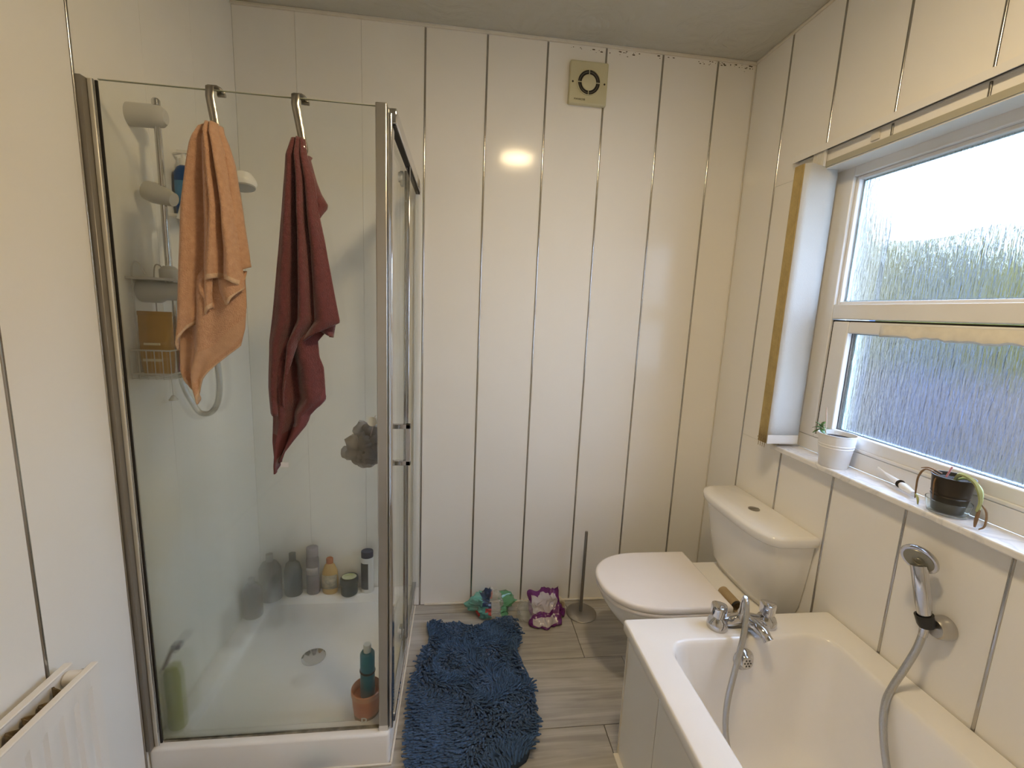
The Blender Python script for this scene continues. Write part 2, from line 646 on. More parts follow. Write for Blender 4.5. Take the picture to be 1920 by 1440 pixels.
def netting(name, col, alpha):
    m = bpy.data.materials.new(name)
    m.use_nodes = True
    nt = m.node_tree
    nt.nodes.clear()
    out = N(nt, 'ShaderNodeOutputMaterial')
    tr = N(nt, 'ShaderNodeBsdfTransparent')
    df = N(nt, 'ShaderNodeBsdfDiffuse')
    df.inputs[0].default_value = (*col, 1)
    tl_ = N(nt, 'ShaderNodeBsdfTranslucent')
    tl_.inputs[0].default_value = (*col, 1)
    m1 = N(nt, 'ShaderNodeMixShader')
    m1.inputs[0].default_value = 0.4
    nt.links.new(df.outputs[0], m1.inputs[1])
    nt.links.new(tl_.outputs[0], m1.inputs[2])
    m2 = N(nt, 'ShaderNodeMixShader')
    m2.inputs[0].default_value = alpha
    nt.links.new(tr.outputs[0], m2.inputs[1])
    nt.links.new(m1.outputs[0], m2.inputs[2])
    nt.links.new(m2.outputs[0], out.inputs[0])
    return m


# ================================================================== STRUCTURE
# ---- floor
mb = MB().box((-RW - 0.1, -RD - 0.1, -0.06), (0.02, 0.05, -0.004))
floor = struct(mb.build('floor', mat('grout_dark', (0.06, 0.05, 0.045), 0.9, var=0.2)))
rows = [(-0.07, 0.10), (-0.385, -0.07), (-0.697, -0.385), (-1.012, -0.697), (-1.327, -1.012), (-1.642, -1.327), (-1.957, -1.642), (-2.272, -1.957), (-2.587, -2.272), (-2.75, -2.587)]
starts = [-0.699, -0.699, -1.45, -0.716, -1.1, -0.5, -0.8, -1.5, -0.7, -1.2]
G = 0.0012
for (y0, y1), s0 in zip(rows, starts):
    xs = [s0]
    while xs[0] > -RW - 0.02:
        xs.insert(0, xs[0] - 0.914)
    while xs[-1] < 0.0:
        xs.append(xs[-1] + 0.914)
    for a, b in zip(xs, xs[1:]):
        a2, b2 = max(a, -RW - 0.02), min(b, 0.0)
        yy1 = min(y1, 0.0)
        if b2 - a2 < 0.02:
            continue
        o = MB().box((a2 + G, y0 + G, -0.006), (b2 - G, yy1 - G, 0.0)).build('floor_tile', M_floor, floor, bevel=0.0008, bseg=1)
# ---- ceiling
ceil = struct(MB().box((-RW - 0.1, -RD - 0.1, RH), (0.1, 0.1, RH + 0.05)).build('ceiling', M_artex))

# ---- walls: backing + separate cladding panels + chrome joint strips
PT = 0.008


def strip_rings(c, axis, z0, z1, w=0.0085, d=0.0030):
    """half-round chrome joint strip; axis 'y' sits on the back wall, 'x' on side walls (sign in d)"""
    mb = MB()
    n = 6
    ring = []
    for i in range(n + 1):
        a = pi * i / n
        ring.append((cos(a) * w / 2, sin(a) * abs(d)))
    rings = []
    for z in (z0, z1):
        r = []
        for a, b in ring:
            if axis == 'y':
                r.append((c + a, -b, z))
            elif axis == 'xr':
                r.append((-b, c + a, z))
            else:
                r.append((-RW + b, c + a, z))
        rings.append(r)
    mb.loft(rings, True, True)
    return mb


# back wall
wb = struct(MB().box((-RW - 0.06, PT, -0.05), (0.06, PT + 0.05, RH + 0.02)).build('wall_back', M_back))
bj = [-0.177 - 0.25 * k for k in range(6)] + [-1.677, -1.927]
edges = [0.0] + bj + [-RW]
for k in range(len(edges) - 1):
    x1, x0 = edges[k], edges[k + 1]
    g0, g1 = (0.003 if k < 6 else 0.0003), (0.003 if 0 < k < 7 else 0.0003)
    MB().box((x0 + g0, 0.0, 0.0), (x1 - g1, PT + 0.002, RH)).build('wall_panel', M_pvc if k < 6 else M_pvcw, wb, bevel=0.0012 if k < 6 else 0.0004, bseg=1)
for k in range(6):
    strip_rings(bj[k], 'y', 0.0, RH - 0.012).build('joint_strip', M_strip, wb, angle=60)
# left wall
wlft = struct(MB().box((-RW - PT - 0.05, -RD, -0.05), (-RW - PT, 0.06, RH + 0.02)).build('wall_left', M_back))
lj = [-0.789 - 0.25 * k for k in range(8)]
e2 = [0.0, -0.289, -0.539] + lj + [-RD]
for k in range(len(e2) - 1):
    y1, y0 = e2[k], e2[k + 1]
    g = 0.003 if k > 2 else 0.0003
    MB().box((-RW - PT - 0.002, y0 + g, 0.0), (-RW, y1 - g, RH)).build('wall_panel', M_pvc if k > 2 else M_pvcw, wlft, bevel=0.0012 if k > 2 else 0.0003, bseg=1)
for y in lj:
    strip_rings(y, 'xl', 0.0, RH - 0.005).build('joint_strip', M_strip, wlft, angle=60)
# right wall with the window opening
OY0, OY1, OZ0, OZ1 = -1.60, -0.46, 0.955, 1.992
wr = MB()
wr.box((PT, -RD, -0.05), (0.30, OY0, RH + 0.02))
wr.box((PT, OY1, -0.05), (0.30, 0.06, RH + 0.02))
wr.box((PT, OY0, -0.05), (0.30, OY1, OZ0))
wr.box((PT, OY0, OZ1), (0.30, OY1, RH + 0.02))
wright = struct(wr.build('wall_right', M_back))
rj = [-0.227 - 0.25 * k for k in range(10)]
e3 = [0.0] + rj + [-RD]


def rpanel(y0, y1, z0, z1, g0, g1):
    if y1 - y0 < 0.01:
        return
    MB().box((0.0, y0 + g0, z0), (PT + 0.002, y1 - g1, z1)).build('wall_panel', M_pvc, wright, bevel=0.0012, bseg=1)


for k in range(len(e3) - 1):
    y1, y0 = e3[k], e3[k + 1]
    g = 0.003
    if y0 >= OY1 or y1 <= OY0:
        rpanel(y0, y1, 0.0, RH, g, g)
    else:
        rpanel(y0, y1, 0.0, OZ0, g, g)
        rpanel(y0, y1, OZ1, RH, g, g)
        if y1 > OY1:
            rpanel(OY1, y1, OZ0, OZ1, 0, g)
        if y0 < OY0:
            rpanel(y0, OY0, OZ0, OZ1, g, 0)
for y in rj:
    if OY0 < y < OY1:
        strip_rings(y, 'xr', 0.0, OZ0).build('joint_strip', M_strip, wright, angle=60)
        strip_rings(y, 'xr', OZ1, RH - 0.012).build('joint_strip', M_strip, wright, angle=60)
    else:
        strip_rings(y, 'xr', 0.0, RH - 0.012).build('joint_strip', M_strip, wright, angle=60)
# front wall (behind the camera) with a plain white door
wf = MB()
wf.box((-RW - 0.06, -RD - 0.05, -0.05), (-1.75, -RD, RH + 0.02))
wf.box((-0.95, -RD - 0.05, -0.05), (0.06, -RD, RH + 0.02))
wf.box((-1.75, -RD - 0.05, 2.02), (-0.95, -RD, RH + 0.02))
wfront = struct(wf.build('wall_front', M_pvc))
door = MB().box((-1.745, -RD - 0.045, 0.004), (-0.955, -RD - 0.005, 2.015)).build('door_1', mat('white_door_paint', (0.72, 0.70, 0.66), 0.4, var=0.02), bevel=0.002)
struct(door)
for z0, z1 in ((0.15, 0.85), (1.0, 1.85)):
    for x0, x1 in ((-1.66, -1.39), (-1.31, -1.04)):
        MB().box((x0, -RD - 0.007, z0), (x1, -RD + 0.001, z1)).build('door_panel', M_white, door, bevel=0.004)
# ---- trims
t1 = MB().box((-RW, -0.012, RH - 0.012), (0.0, 0.0, RH)).build('trim_1', M_trim, bevel=0.003)
struct(t1)
t2 = struct(MB().box((-0.010, -RD, RH - 0.010), (0.0, -0.012, RH)).build('trim_2', M_trim, bevel=0.003))
t3 = struct(MB().box((-1.405, -0.010, 0.0), (0.0, 0.0, 0.010)).build('trim_3', M_trim, bevel=0.003))
t4 = struct(MB().box((-0.005, -0.005, 0.0), (0.0, 0.0, RH - 0.012)).build('trim_4', M_trim, bevel=0.002))
# mould specks along the ceiling bead
mk = MB()
rng = random.Random(3)
for i in range(60):
    x = rng.choice([rng.uniform(-0.86, -0.55), rng.uniform(-0.75, -0.02), rng.uniform(-0.25, -0.01)])
    z = RH - 0.014 - abs(rng.gauss(0, 0.008))
    r = rng.uniform(0.0008, 0.0028)
    mk.lathe([(r, 0), (r * 0.8, 0.0006)], (x, -0.0001, z), 6, (0, -1, 0), 1.0 + rng.random() * 2)
mo = mk.build('mould_specks', mat('black_mould', (0.10, 0.08, 0.05), 0.9, var=0.2), wb)
mo['kind'] = 'stuff'
# opening trim (thin angle round the recess)
t5 = MB()
t5.box((-0.004, OY0, OZ1), (0.0, OY1 + 0.02, OZ1 + 0.02))
t5.box((-0.004, OY1, OZ0), (0.0, OY1 + 0.02, OZ1))
t5.box((-0.004, OY0 - 0.02, OZ0), (0.0, OY0, OZ1 + 0.02))
t5 = struct(t5.build('trim_5', mat('olive_edge_trim', (0.42, 0.40, 0.32), 0.35, var=0.05), bevel=0.001, bseg=1))
t6 = MB()
t6.box((0.0, OY0 + 0.0, OZ1 - 0.004), (0.075, OY1, OZ1))
t6.box((0.0, OY1 - 0.004, OZ0 + 0.02), (0.075, OY1, OZ1 - 0.004))
t6.box((0.0, OY0, OZ0 + 0.02), (0.075, OY0 + 0.004, OZ1 - 0.004))
struct(t6.build('trim_6', M_upvc))

# ---- window
WX = 0.072
win = MB()
WY0, WY1, WZ0, WZ1 = OY0 + 0.002, OY1 - 0.002, 1.030, OZ1 - 0.002
FD = 0.062


def frame(mb, y0, y1, z0, z1, w, x0, x1, wb_=None, wt=None):
    """four bars as bevel-sided frame"""
    wb_ = w if wb_ is None else wb_
    wt = w if wt is None else wt
    mb.box((x0, y0, z0), (x1, y0 + w, z1))
    mb.box((x0, y1 - w, z0), (x1, y1, z1))
    mb.box((x0, y0 + w, z0), (x1, y1 - w, z0 + wb_))
    mb.box((x0, y0 + w, z1 - wt), (x1, y1 - w, z1))


window = thing('window_1', '', '')
del window['label'], window['category']
struct(window)
f1 = MB()
frame(f1, WY0, WY1, WZ0, WZ1, 0.072, WX, WX + FD, 0.012, 0.034)
f1.box((WX, WY0 + 0.072, 1.470), (WX + FD, WY1 - 0.072, 1.522))
f1.build('window_frame', M_upvc, window, bevel=0.003)
f2 = MB()   # glazing beads round the top pane
frame(f2, WY0 + 0.060, WY1 - 0.072, 1.520, WZ1 - 0.034, 0.012, WX + 0.012, WX + 0.05)
f2.build('glazing_bead', M_upvc, window, bevel=0.003)
f3 = MB().box((WX + 0.002, WY0, 0.974), (WX + 0.05, WY1, WZ0 - 0.001))
f3.build('frame_packer', M_upvc, window, bevel=0.002)
sash = thing('sash', '', '')
del sash['label'], sash['category']
sash.parent = window
s1 = MB()
SY0, SY1, SZ0, SZ1 = WY0 + 0.078, WY1 - 0.078, 1.040, 1.462
frame(s1, SY0, SY1, SZ0, SZ1, 0.066, WX + 0.004, WX + 0.05, 0.040, 0.040)
s1.build('sash_frame', M_upvc, sash, bevel=0.004)
gk = MB()
frame(gk, SY0 - 0.005, SY1 + 0.005, SZ0 - 0.004, SZ1 + 0.005, 0.006, WX + 0.008, WX + 0.03)
gk.build('gasket', M_dark, sash)
gk2 = MB()
frame(gk2, SY0 + 0.0655, SY1 - 0.0655, SZ0 + 0.0395, SZ1 - 0.0395, 0.0018, WX + 0.0235, WX + 0.0258)
gk2.build('gasket', M_dark, sash)
# sagging strip of old draught seal on the head of the sash
tape = []
rng = random.Random(5)
zt = []
y = -0.735
while y > SY0:
    zt.append((y, 1.416 + rng.uniform(-0.004, 0.004)))
    y -= 0.018
tp = MB()
vs, fs = [], []
for y, z in zt:
    vs += [(WX - 0.004, y, 1.455), (WX - 0.006, y, z + 0.006), (WX - 0.001, y, z)]
for i in range(len(zt) - 1):
    for k in (0, 1):
        fs.append((i * 3 + k, i * 3 + k + 1, i * 3 + k + 4, i * 3 + k + 3))
tp.add(vs, fs)
o = tp.build('draught_tape', mat('aged_cream_tape', (0.74, 0.71, 0.64), 0.6, var=0.1, vscale=40), sash)
so = o.modifiers.new('sol', 'SOLIDIFY')
so.thickness = 0.003
MB().box((WX + 0.026, WY0 + 0.07, 1.521), (WX + 0.032, WY1 - 0.07, WZ1 - 0.03)).build('glass_pane', M_rain, window, smooth=False)
MB().box((WX + 0.026, SY0 + 0.06, SZ0 + 0.036), (WX + 0.032, SY1 - 0.06, SZ1 - 0.036)).build('glass_pane', M_rain, window, smooth=False)
sp = MB()
frame(sp, WY0 + 0.066, WY1 - 0.0805, 1.526, WZ1 - 0.040, 0.010, WX + 0.034, WX + 0.044)
frame(sp, SY0 + 0.055, SY1 - 0.0675, SZ0 + 0.031, SZ1 - 0.031, 0.012, WX + 0.034, WX + 0.044)
sp.build('spacer_bar', mat('sky_tinted_spacer', (0.55, 0.72, 0.80), 0.3, 0.5, var=0.05), window)  # pale spacer with the sky's blue tint put into its colour
# sill
sl = MB().box((-0.032, OY0 - 0.05, 0.955), (WX + 0.002, OY1 + 0.012, 0.975)).build('window_sill', M_marble, window, bevel=0.005, bseg=3)
sl2 = MB().box((-0.005, OY0 - 0.05, 0.947), (0.0, OY1 + 0.012, 0.955)).build('sealant_bead', M_sealant, window, bevel=0.002)

# ---- exterior seen through the obscured glass
lawn = struct(MB().box((0.35, -4, -0.35), (14, 16, -0.30)).build('ground', M_lawn))
hg = MB()
rng = random.Random(11)
nx, nz = 60, 8
vs, fs = [], []
for i in range(nx + 1):
    y = -3 + 18 * i / nx
    for j in range(nz + 1):
        z = -0.3 + 3.05 * j / nz
        top = 0.25 * noise.noise(Vector((y * 0.7, 3.1, 0)))
        vs.append((5.2 + 0.35 * noise.noise(Vector((y, z, 1.7))) + 0.15 * (j == nz), y, z + top * j / nz))
for i in range(nx):
    for j in range(nz):
        a = i * (nz + 1) + j
        fs.append((a, a + 1, a + nz + 2, a + nz + 1))
b0 = len(vs)
hg.add(vs, fs)
ho = hg.build('garden_hedge', M_hedge)
hs = ho.modifiers.new('sol', 'SOLIDIFY')
hs.thickness = 0.9
hs.offset = 1
ho['label'] = 'clipped green hedge seen blurred through the window glass above the grey fence'
ho['category'] = 'hedge'
fe = thing('garden_fence', 'low lilac-grey board fence in front of the hedge outside', 'fence', (4.2, 4, -0.3))
y = -3.0
while y < 14:
    MB().box((4.18, y + 0.004, -0.3), (4.20, y + 0.296, 1.02)).build('fence_board', M_fence, fe)
    y += 0.30
MB().box((4.20, -3, 0.85), (4.24, 14, 0.93)).build('fence_rail', M_fence, fe)

nb = MB().box((2.5, 1.80, -0.3), (2.62, 6.0, 5.2)).build('added_blue_wall', M_yard)  # wall added so the left edge of the panes turns darker and bluer
nb['label'] = 'added slate blue wall outside, tinting the left edge of the panes'
nb['category'] = 'wall'

# ================================================================== CEILING LAMP
lamp = thing('ceiling_lamp', 'round opal dome lamp on the ceiling above the middle of the room', 'lamp', (-0.89, -1.33, RH))
M_opal = mat('lit_opal_glass', (1, 0.95, 0.85), 0.4, emit=(LAMP_COL, LAMP_STRENGTH))
MB().lathe([(0.128, 0.0), (0.128, -0.050), (0.1165, -0.050), (0.1165, -0.024)], (-0.89, -1.33, RH - 0.0005), 40, cap1=False).build('lamp_base', M_white, lamp)
MB().lathe([(0.116, -0.046), (0.106, -0.053), (0.088, -0.058), (0.06, -0.062), (0.03, -0.064), (0.004, -0.0645)], (-0.89, -1.33, RH), 32).build('lamp_shade', M_opal, lamp)

# ================================================================== EXTRACTOR FAN
FX, FZ = -0.752, 2.403
fan = thing('extractor_fan', 'square cream extractor fan with a round black-slotted grille high on the back wall', 'fan', (FX, 0, FZ))
MB().box((FX - 0.082, -0.024, FZ - 0.083), (FX + 0.082, 0.0, FZ + 0.083)).build('cover_plate', M_cream, fan, bevel=0.006, bseg=3)


def ring(mb, c, r0, r1, y0, y1, seg=40, sx=1.0):
    n = seg
    vs = []
    for r, y in ((r0, y0), (r1, y0), (r1, y1), (r0, y1)):
        vs += [(c[0] + r * cos(2 * pi * i / n), y, c[1] + r * sin(2 * pi * i / n)) for i in range(n)]
    fs = []
    for k in range(4):
        for i in range(n):
            j = (i + 1) % n
            k2 = (k + 1) % 4
            fs.append((k * n + i, k * n + j, k2 * n + j, k2 * n + i))
    mb.add(vs, fs)


r_ = MB()
ring(r_, (FX, FZ), 0.029, 0.048, -0.0245, -0.0255)
r_.build('vent_opening', M_dark, fan)
r_ = MB()
ring(r_, (FX, FZ), 0.0385, 0.041, -0.0255, -0.028)
r_.build('vent_ring', mat('grey_vent_ring', (0.12, 0.11, 0.09), 0.4, var=0.1), fan)
r_ = MB()
ring(r_, (FX, FZ), 0.047, 0.0495, -0.024, -0.030)
r_.build('vent_rim', M_cream, fan)
for a in (0, 1, 2, 3):
    r_ = MB()
    dx, dz = cos(a * pi / 2), sin(a * pi / 2)
    p, q = 0.028, 0.048
    if a % 2 == 0:
        r_.box((min(FX + dx * p, FX + dx * q), -0.029, FZ - 0.0012), (max(FX + dx * p, FX + dx * q), -0.0245, FZ + 0.0012))
    else:
        r_.box((FX - 0.0012, -0.029, min(FZ + dz * p, FZ + dz * q)), (FX + 0.0012, -0.0245, max(FZ + dz * p, FZ + dz * q)))
    r_.build('vent_spoke', M_cream, fan)
MB().lathe([(0.031, 0), (0.031, 0.004), (0.027, 0.007), (0.0, 0.008)], (FX, -0.024, FZ), 32, (0, -1, 0)).build('centre_disc', M_cream, fan)
for s in (-1, 1):
    MB().lathe([(0.0042, 0), (0.0036, 0.0015)], (FX + s * 0.068, -0.0235, FZ), 10, (0, -1, 0)).build('screw', M_dark, fan)


def text(body, loc, size, m, parent, rot=(pi / 2, 0, 0), ext=0.0003, name='lettering'):
    cu = bpy.data.curves.new(name, 'FONT')
    cu.body = body
    cu.size = size
    cu.extrude = ext
    cu.align_x = 'CENTER'
    cu.resolution_u = 3
    tmp = bpy.data.objects.new('tmp_text', cu)
    COL.objects.link(tmp)
    me = bpy.data.meshes.new_from_object(tmp.evaluated_get(bpy.context.evaluated_depsgraph_get()))
    bpy.data.objects.remove(tmp, do_unlink=True)
    me.materials.clear()
    me.materials.append(m)
    o = bpy.data.objects.new(name, me)
    COL.objects.link(o)
    o.parent = parent
    o.location = Vector(loc) - root_loc(parent)
    o.rotation_euler = rot
    return o


M_ink = mat('dark_ink', (0.03, 0.03, 0.025), 0.5, var=0.1)
M_inkw = mat('white_ink', (0.75, 0.74, 0.70), 0.5, var=0.05)
text('MANROSE', (-0.787, -0.0243, 2.334), 0.0105, M_ink, fan)

# ================================================================== SHOWER TRAY
TX0, TX1, TY0, TY1, TZ = -RW, -1.452, -0.781, 0.0, 0.110
tray = thing('shower_tray', 'white raised rectangular shower tray on the floor under the glass enclosure', 'shower tray', (-1.80, -0.39, 0))


def rrect(cx, cy, hx, hy, r, z, n=6):
    pts = []
    for (sx, sy, a0) in ((1, 1, 0), (-1, 1, 90), (-1, -1, 180), (1, -1, 270)):
        for k in range(n + 1):
            a = radians(a0 + 90 * k / n)
            pts.append((cx + sx * (hx - r) + r * cos(a), cy + sy * (hy - r) + r * sin(a), z))
    return pts


cx, cyy = (TX0 + TX1) / 2, (TY0 + TY1) / 2
hx, hy = (TX1 - TX0) / 2 - 0.001, (TY1 - TY0) / 2 - 0.001
MB().loft([rrect(cx, cyy, hx, hy, 0.012, 0.0), rrect(cx, cyy, hx, hy, 0.012, TZ - 0.008), rrect(cx, cyy, hx - 0.003, hy - 0.003, 0.012, TZ - 0.002),
           rrect(cx, cyy, hx - 0.010, hy - 0.010, 0.012, TZ), rrect(cx, cyy, hx - 0.055, hy - 0.055, 0.03, TZ),
           rrect(cx, cyy, hx - 0.063, hy - 0.063, 0.03, TZ - 0.006), rrect(cx, cyy, hx - 0.075, hy - 0.075, 0.03, TZ - 0.032),
           rrect(cx, cyy, hx - 0.10, hy - 0.10, 0.03, TZ - 0.038), rrect(cx, cyy, 0.05, 0.05, 0.04, TZ - 0.043)], True, True).build('tray_body', M_acry, tray, angle=50)
MB().lathe([(0.045, 0), (0.045, 0.003), (0.036, 0.006), (0.0, 0.007)], (cx, cyy, TZ - 0.043), 24).build('waste_cover', M_chrome, tray)
sb = MB()
sb.box((TX0 + 0.002, TY0 - 0.006, 0.0), (TX1 + 0.006, TY0, 0.007))
sb.box((TX1, TY0, 0.0), (TX1 + 0.007, -0.011, 0.007))
sb.build('sealant_bead', M_trim, tray, bevel=0.002)

# ================================================================== SHOWER ENCLOSURE
EZ0, EZ1 = 0.1105, 1.955
PY = -0.752
enc = thing('shower_enclosure', 'chrome-framed glass shower enclosure standing on the white tray', 'shower enclosure', (-1.80, PY, EZ0))
# wall channel
wc = MB().box((-RW + 0.0005, -0.786, EZ0), (-2.1445, -0.738, 1.945)).build('wall_channel', mat('taupe_silver_channel', (0.26, 0.235, 0.20), 0.35, 0.3, var=0.05), enc, bevel=0.001, bseg=1)
MB().box((-2.144, -0.770, EZ0), (-2.1330, -0.7592, 1.945)).build('glass_clamp', mat('cream_silver_clamp', (0.68, 0.65, 0.57), 0.3, 0.2, var=0.05), enc, bevel=0.002)
MB().lathe([(0.0018, 0.0), (0.0018, 1.834)], (-2.1330, -0.7660, EZ0), 8).build('clamp_lip', M_chrome, enc)
MB().box((-2.1345, -0.7590, EZ0), (-2.1285, -0.7555, 1.945)).build('gasket', M_dark, enc)
MB().box((-2.130, PY - 0.003, EZ0 + 0.004), (-1.487, PY + 0.003, EZ1 - 0.006)).build('front_glass', M_fogglass, enc, smooth=False)
MB().box((-2.130, PY - 0.0031, EZ1 - 0.006), (-1.487, PY + 0.0031, EZ1 - 0.0045)).build('glass_edge', mat('green_glass_edge', (0.42, 0.44, 0.34), 0.2, var=0.05), enc)
MB().box((-2.125, PY - 0.005, EZ0), (-1.487, PY + 0.005, EZ0 + 0.004)).build('mouldy_sealant', M_sealant, enc)
# corner post
MB().box((-1.488, PY - 0.014, EZ0), (-1.459, PY + 0.014, EZ1)).build('corner_post', M_sat, enc, bevel=0.003)
MB().box((-1.4585, PY - 0.010, EZ0), (-1.446, PY + 0.030, EZ1 - 0.02)).build('post_cover', M_chrome, enc, bevel=0.004, bseg=3)
MB().box((-1.488, PY - 0.016, EZ0), (-1.460, PY - 0.0142, EZ0 + 0.018)).build('post_foot', M_white, enc, bevel=0.001)
# rails, wall post on the back wall
MB().box((-1.462, PY + 0.015, EZ1 - 0.038), (-1.438, -0.022, EZ1)).build('top_rail', M_chrome, enc, bevel=0.003)
MB().box((-1.458, PY + 0.020, EZ1 - 0.043), (-1.442, -0.022, EZ1 - 0.038)).build('rail_slot', M_dark, enc)
MB().box((-1.462, PY + 0.015, EZ0), (-1.442, -0.022, EZ0 + 0.030)).build('bottom_rail', M_chrome, enc, bevel=0.003)
MB().box((-1.462, -0.022, EZ0), (-1.434, -0.0005, EZ1)).build('wall_post', M_white, enc, bevel=0.002)
# fixed side pane (back half) and sliding door (front half)
MB().box((-1.449, -0.385, EZ0 + 0.030), (-1.444, -0.022, EZ1 - 0.040)).build('side_glass', M_glass, enc, smooth=False)
MB().box((-1.452, -0.397, EZ0 + 0.030), (-1.441, -0.385, EZ1 - 0.040)).build('edge_profile', M_chrome, enc, bevel=0.002)
doorp = thing('sliding_door', '', '')
del doorp['label'], doorp['category']
doorp.parent = enc
MB().box((-1.463, -0.700, EZ0 + 0.035), (-1.458, -0.350, EZ1 - 0.046)).build('door_glass', M_glass, doorp, smooth=False)
MB().box((-1.468, -0.712, EZ0 + 0.033), (-1.452, -0.700, EZ1 - 0.044)).build('edge_profile', M_grey, doorp, bevel=0.002)
MB().box((-1.466, -0.350, EZ0 + 0.033), (-1.454, -0.332, EZ1 - 0.044)).build('edge_profile', M_strip, doorp, bevel=0.002)
for yy in (-0.66, -0.38):
    for z in (EZ1 - 0.075, EZ0 + 0.055):
        MB().lathe([(0.016, -0.007), (0.018, 0.0), (0.016, 0.007)], (-1.474, yy, z), 16, (1, 0, 0)).build('roller', M_white, doorp)
        MB().box((-1.475, yy - 0.012, z - 0.028), (-1.464, yy + 0.012, z + 0.018)).build('roller_bracket', M_grey, doorp, bevel=0.002)
hd = MB()
HX, HY, HZ0, HZ1 = -1.408, -0.640, 0.952, 1.086
hd.box((-1.458, HY - 0.0075, HZ1 - 0.015), (HX, HY + 0.0075, HZ1))
hd.box((-1.458, HY - 0.0075, HZ0), (HX, HY + 0.0075, HZ0 + 0.015))
hd.box((HX - 0.015, HY - 0.0075, HZ0), (HX, HY + 0.0075, HZ1))
hd.build('door_handle', M_chrome, doorp, bevel=0.0015)

# ================================================================== SHOWER RISER SET ON LEFT WALL
SX, SY = -2.088, -0.615
ris = thing('shower_riser_set', 'white and chrome shower riser rail with mixer and hand shower on left wall inside enclosure', 'shower', (-RW, SY, 1.44))
MB().lathe([(0.0085, 0), (0.0085, 0.50)], (SX, SY, 1.452), 16).build('riser_rail', M_chrome, ris)
tb = MB()
for z in (1.925,):
    tb.lathe([(0.030, 0.0), (0.030, 0.062), (0.027, 0.082), (0.018, 0.092)], (-RW, SY, z), 20, (1, 0, 0), 1.0, 0.75)
tb.build('top_bracket', M_lgrey, ris)
MB().lathe([(0.010, 0), (0.010, 0.014), (0.007, 0.018)], (SX, SY, 1.952), 12).build('rail_cap', M_chrome, ris)
# slider carriage and hand shower
MB().lathe([(0.012, -0.026), (0.026, -0.020), (0.028, 0.0), (0.024, 0.030), (0.018, 0.055)], (SX - 0.022, SY, 1.728), 18, (1, -0.1, -0.30)).build('slider', M_lgrey, ris)
hs_ = MB()
hs_.tube(spline([(-2.05, SY + 0.005, 1.66), (-2.035, SY + 0.03, 1.73), (-1.995, SY + 0.08, 1.785), (-1.955, SY + 0.12, 1.805)], 6), [0.011 + 0.005 * i / 18 for i in range(19)], 12)
hs_.build('shower_handle', M_white, ris)
hh = MB()
hh.lathe([(0.012, 0.034), (0.028, 0.028), (0.038, 0.012), (0.040, 0.0), (0.036, -0.010)], (-1.938, SY + 0.135, 1.800), 22, (-0.12, 0.15, 1))
hh.build('shower_head', M_white, ris)
MB().lathe([(0.035, 0.0), (0.034, -0.004), (0.0, -0.005)], Vector((-1.938, SY + 0.135, 1.800)) - Vector((-0.12, 0.15, 1)).normalized() * 0.010, 20, (-0.12, 0.15, 1)).build('spray_face', M_grey, ris)
# mixer unit: moulded body projecting from the wall with a round end cap, shelf on top
MB().lathe([(0.034, 0.0), (0.034, 0.045), (0.026, 0.060), (0.026, 0.100), (0.023, 0.106)], (-RW, SY - 0.008, 1.462), 22, (1, 0, 0)).build('mixer_body', M_lgrey, ris)
eb = MB()
eb.lathe([(0.020, 0.106), (0.020, 0.110), (0.014, 0.110), (0.014, 0.107), (0.008, 0.107), (0.008, 0.111), (0.0, 0.111)], (-RW, SY - 0.008, 1.462), 22, (1, 0, 0))
eb.build('control_knob', M_grey, ris)
MB().prism([(-RW, SY - 0.075), (-2.09, SY - 0.082), (-2.05, SY - 0.05), (-2.05, SY + 0.05), (-2.09, SY + 0.08), (-RW, SY + 0.075)], 1.490, 1.497).build('soap_shelf', M_lgrey, ris, bevel=0.002)
MB().lathe([(0.024, 0), (0.024, 0.03), (0.014, 0.04)], (SX, SY, 1.492), 16).build('rail_base', M_lgrey, ris)
ho_ = MB()
ho_.tube(spline([(-2.075, SY - 0.005, 1.44), (-2.080, SY + 0.0, 1.32), (-2.082, SY + 0.01, 1.20), (-2.060, SY + 0.02, 1.125), (-2.040, SY + 0.02, 1.10), (-2.010, SY + 0.02, 1.105),
                 (-1.988, SY + 0.02, 1.15), (-1.985, SY + 0.02, 1.24), (-2.00, SY + 0.01, 1.40), (-2.03, SY + 0.0, 1.58), (-2.05, SY + 0.005, 1.66)], 8), 0.0085, 10)
ho_.build('shower_hose', M_hose, ris)

# ---- wire caddy hanging from the mixer
M_wire = mat('white_coated_wire', (0.62, 0.60, 0.56), 0.4, 0.2, var=0.1)
cad = thing('wire_caddy', 'white wire shower caddy hanging below the mixer behind the glass', 'caddy', (-2.13, SY, 1.23))
CX0, CX1, CY0, CY1 = -2.150, -2.050, -0.705, -0.560
w = MB()
for z in (1.235, 1.300):
    w.tube([(CX0, CY0, z), (CX1, CY0, z), (CX1, CY1, z), (CX0, CY1, z), (CX0, CY0, z)], 0.0022, 6)
w.build('basket_rim', M_wire, cad)
w = MB()
for k in range(6):
    x = CX0 + (CX1 - CX0) * k / 5
    w.tube([(x, CY0, 1.300), (x, CY0, 1.220), (x, CY1, 1.220), (x, CY1, 1.300)], 0.0014, 5)
for k in range(7):
    y = CY0 + (CY1 - CY0) * k / 6
    w.tube([(CX1, y, 1.300), (CX1, y, 1.222), (CX0, y, 1.222), (CX0, y, 1.300)], 0.0014, 5)
wo = w.build('basket_wires', M_wire, cad)
wo['kind'] = 'stuff'
w = MB()
for y in (-0.675, -0.585):
    w.tube(spline([(CX0 + 0.002, y, 1.235), (CX0 + 0.002, y, 1.40), (CX0 + 0.004, y, 1.52), (CX0 + 0.02, y, 1.535), (CX0 + 0.036, y, 1.505)], 6), 0.002, 6)
w.build('hanging_wires', M_wire, cad)
w = MB()
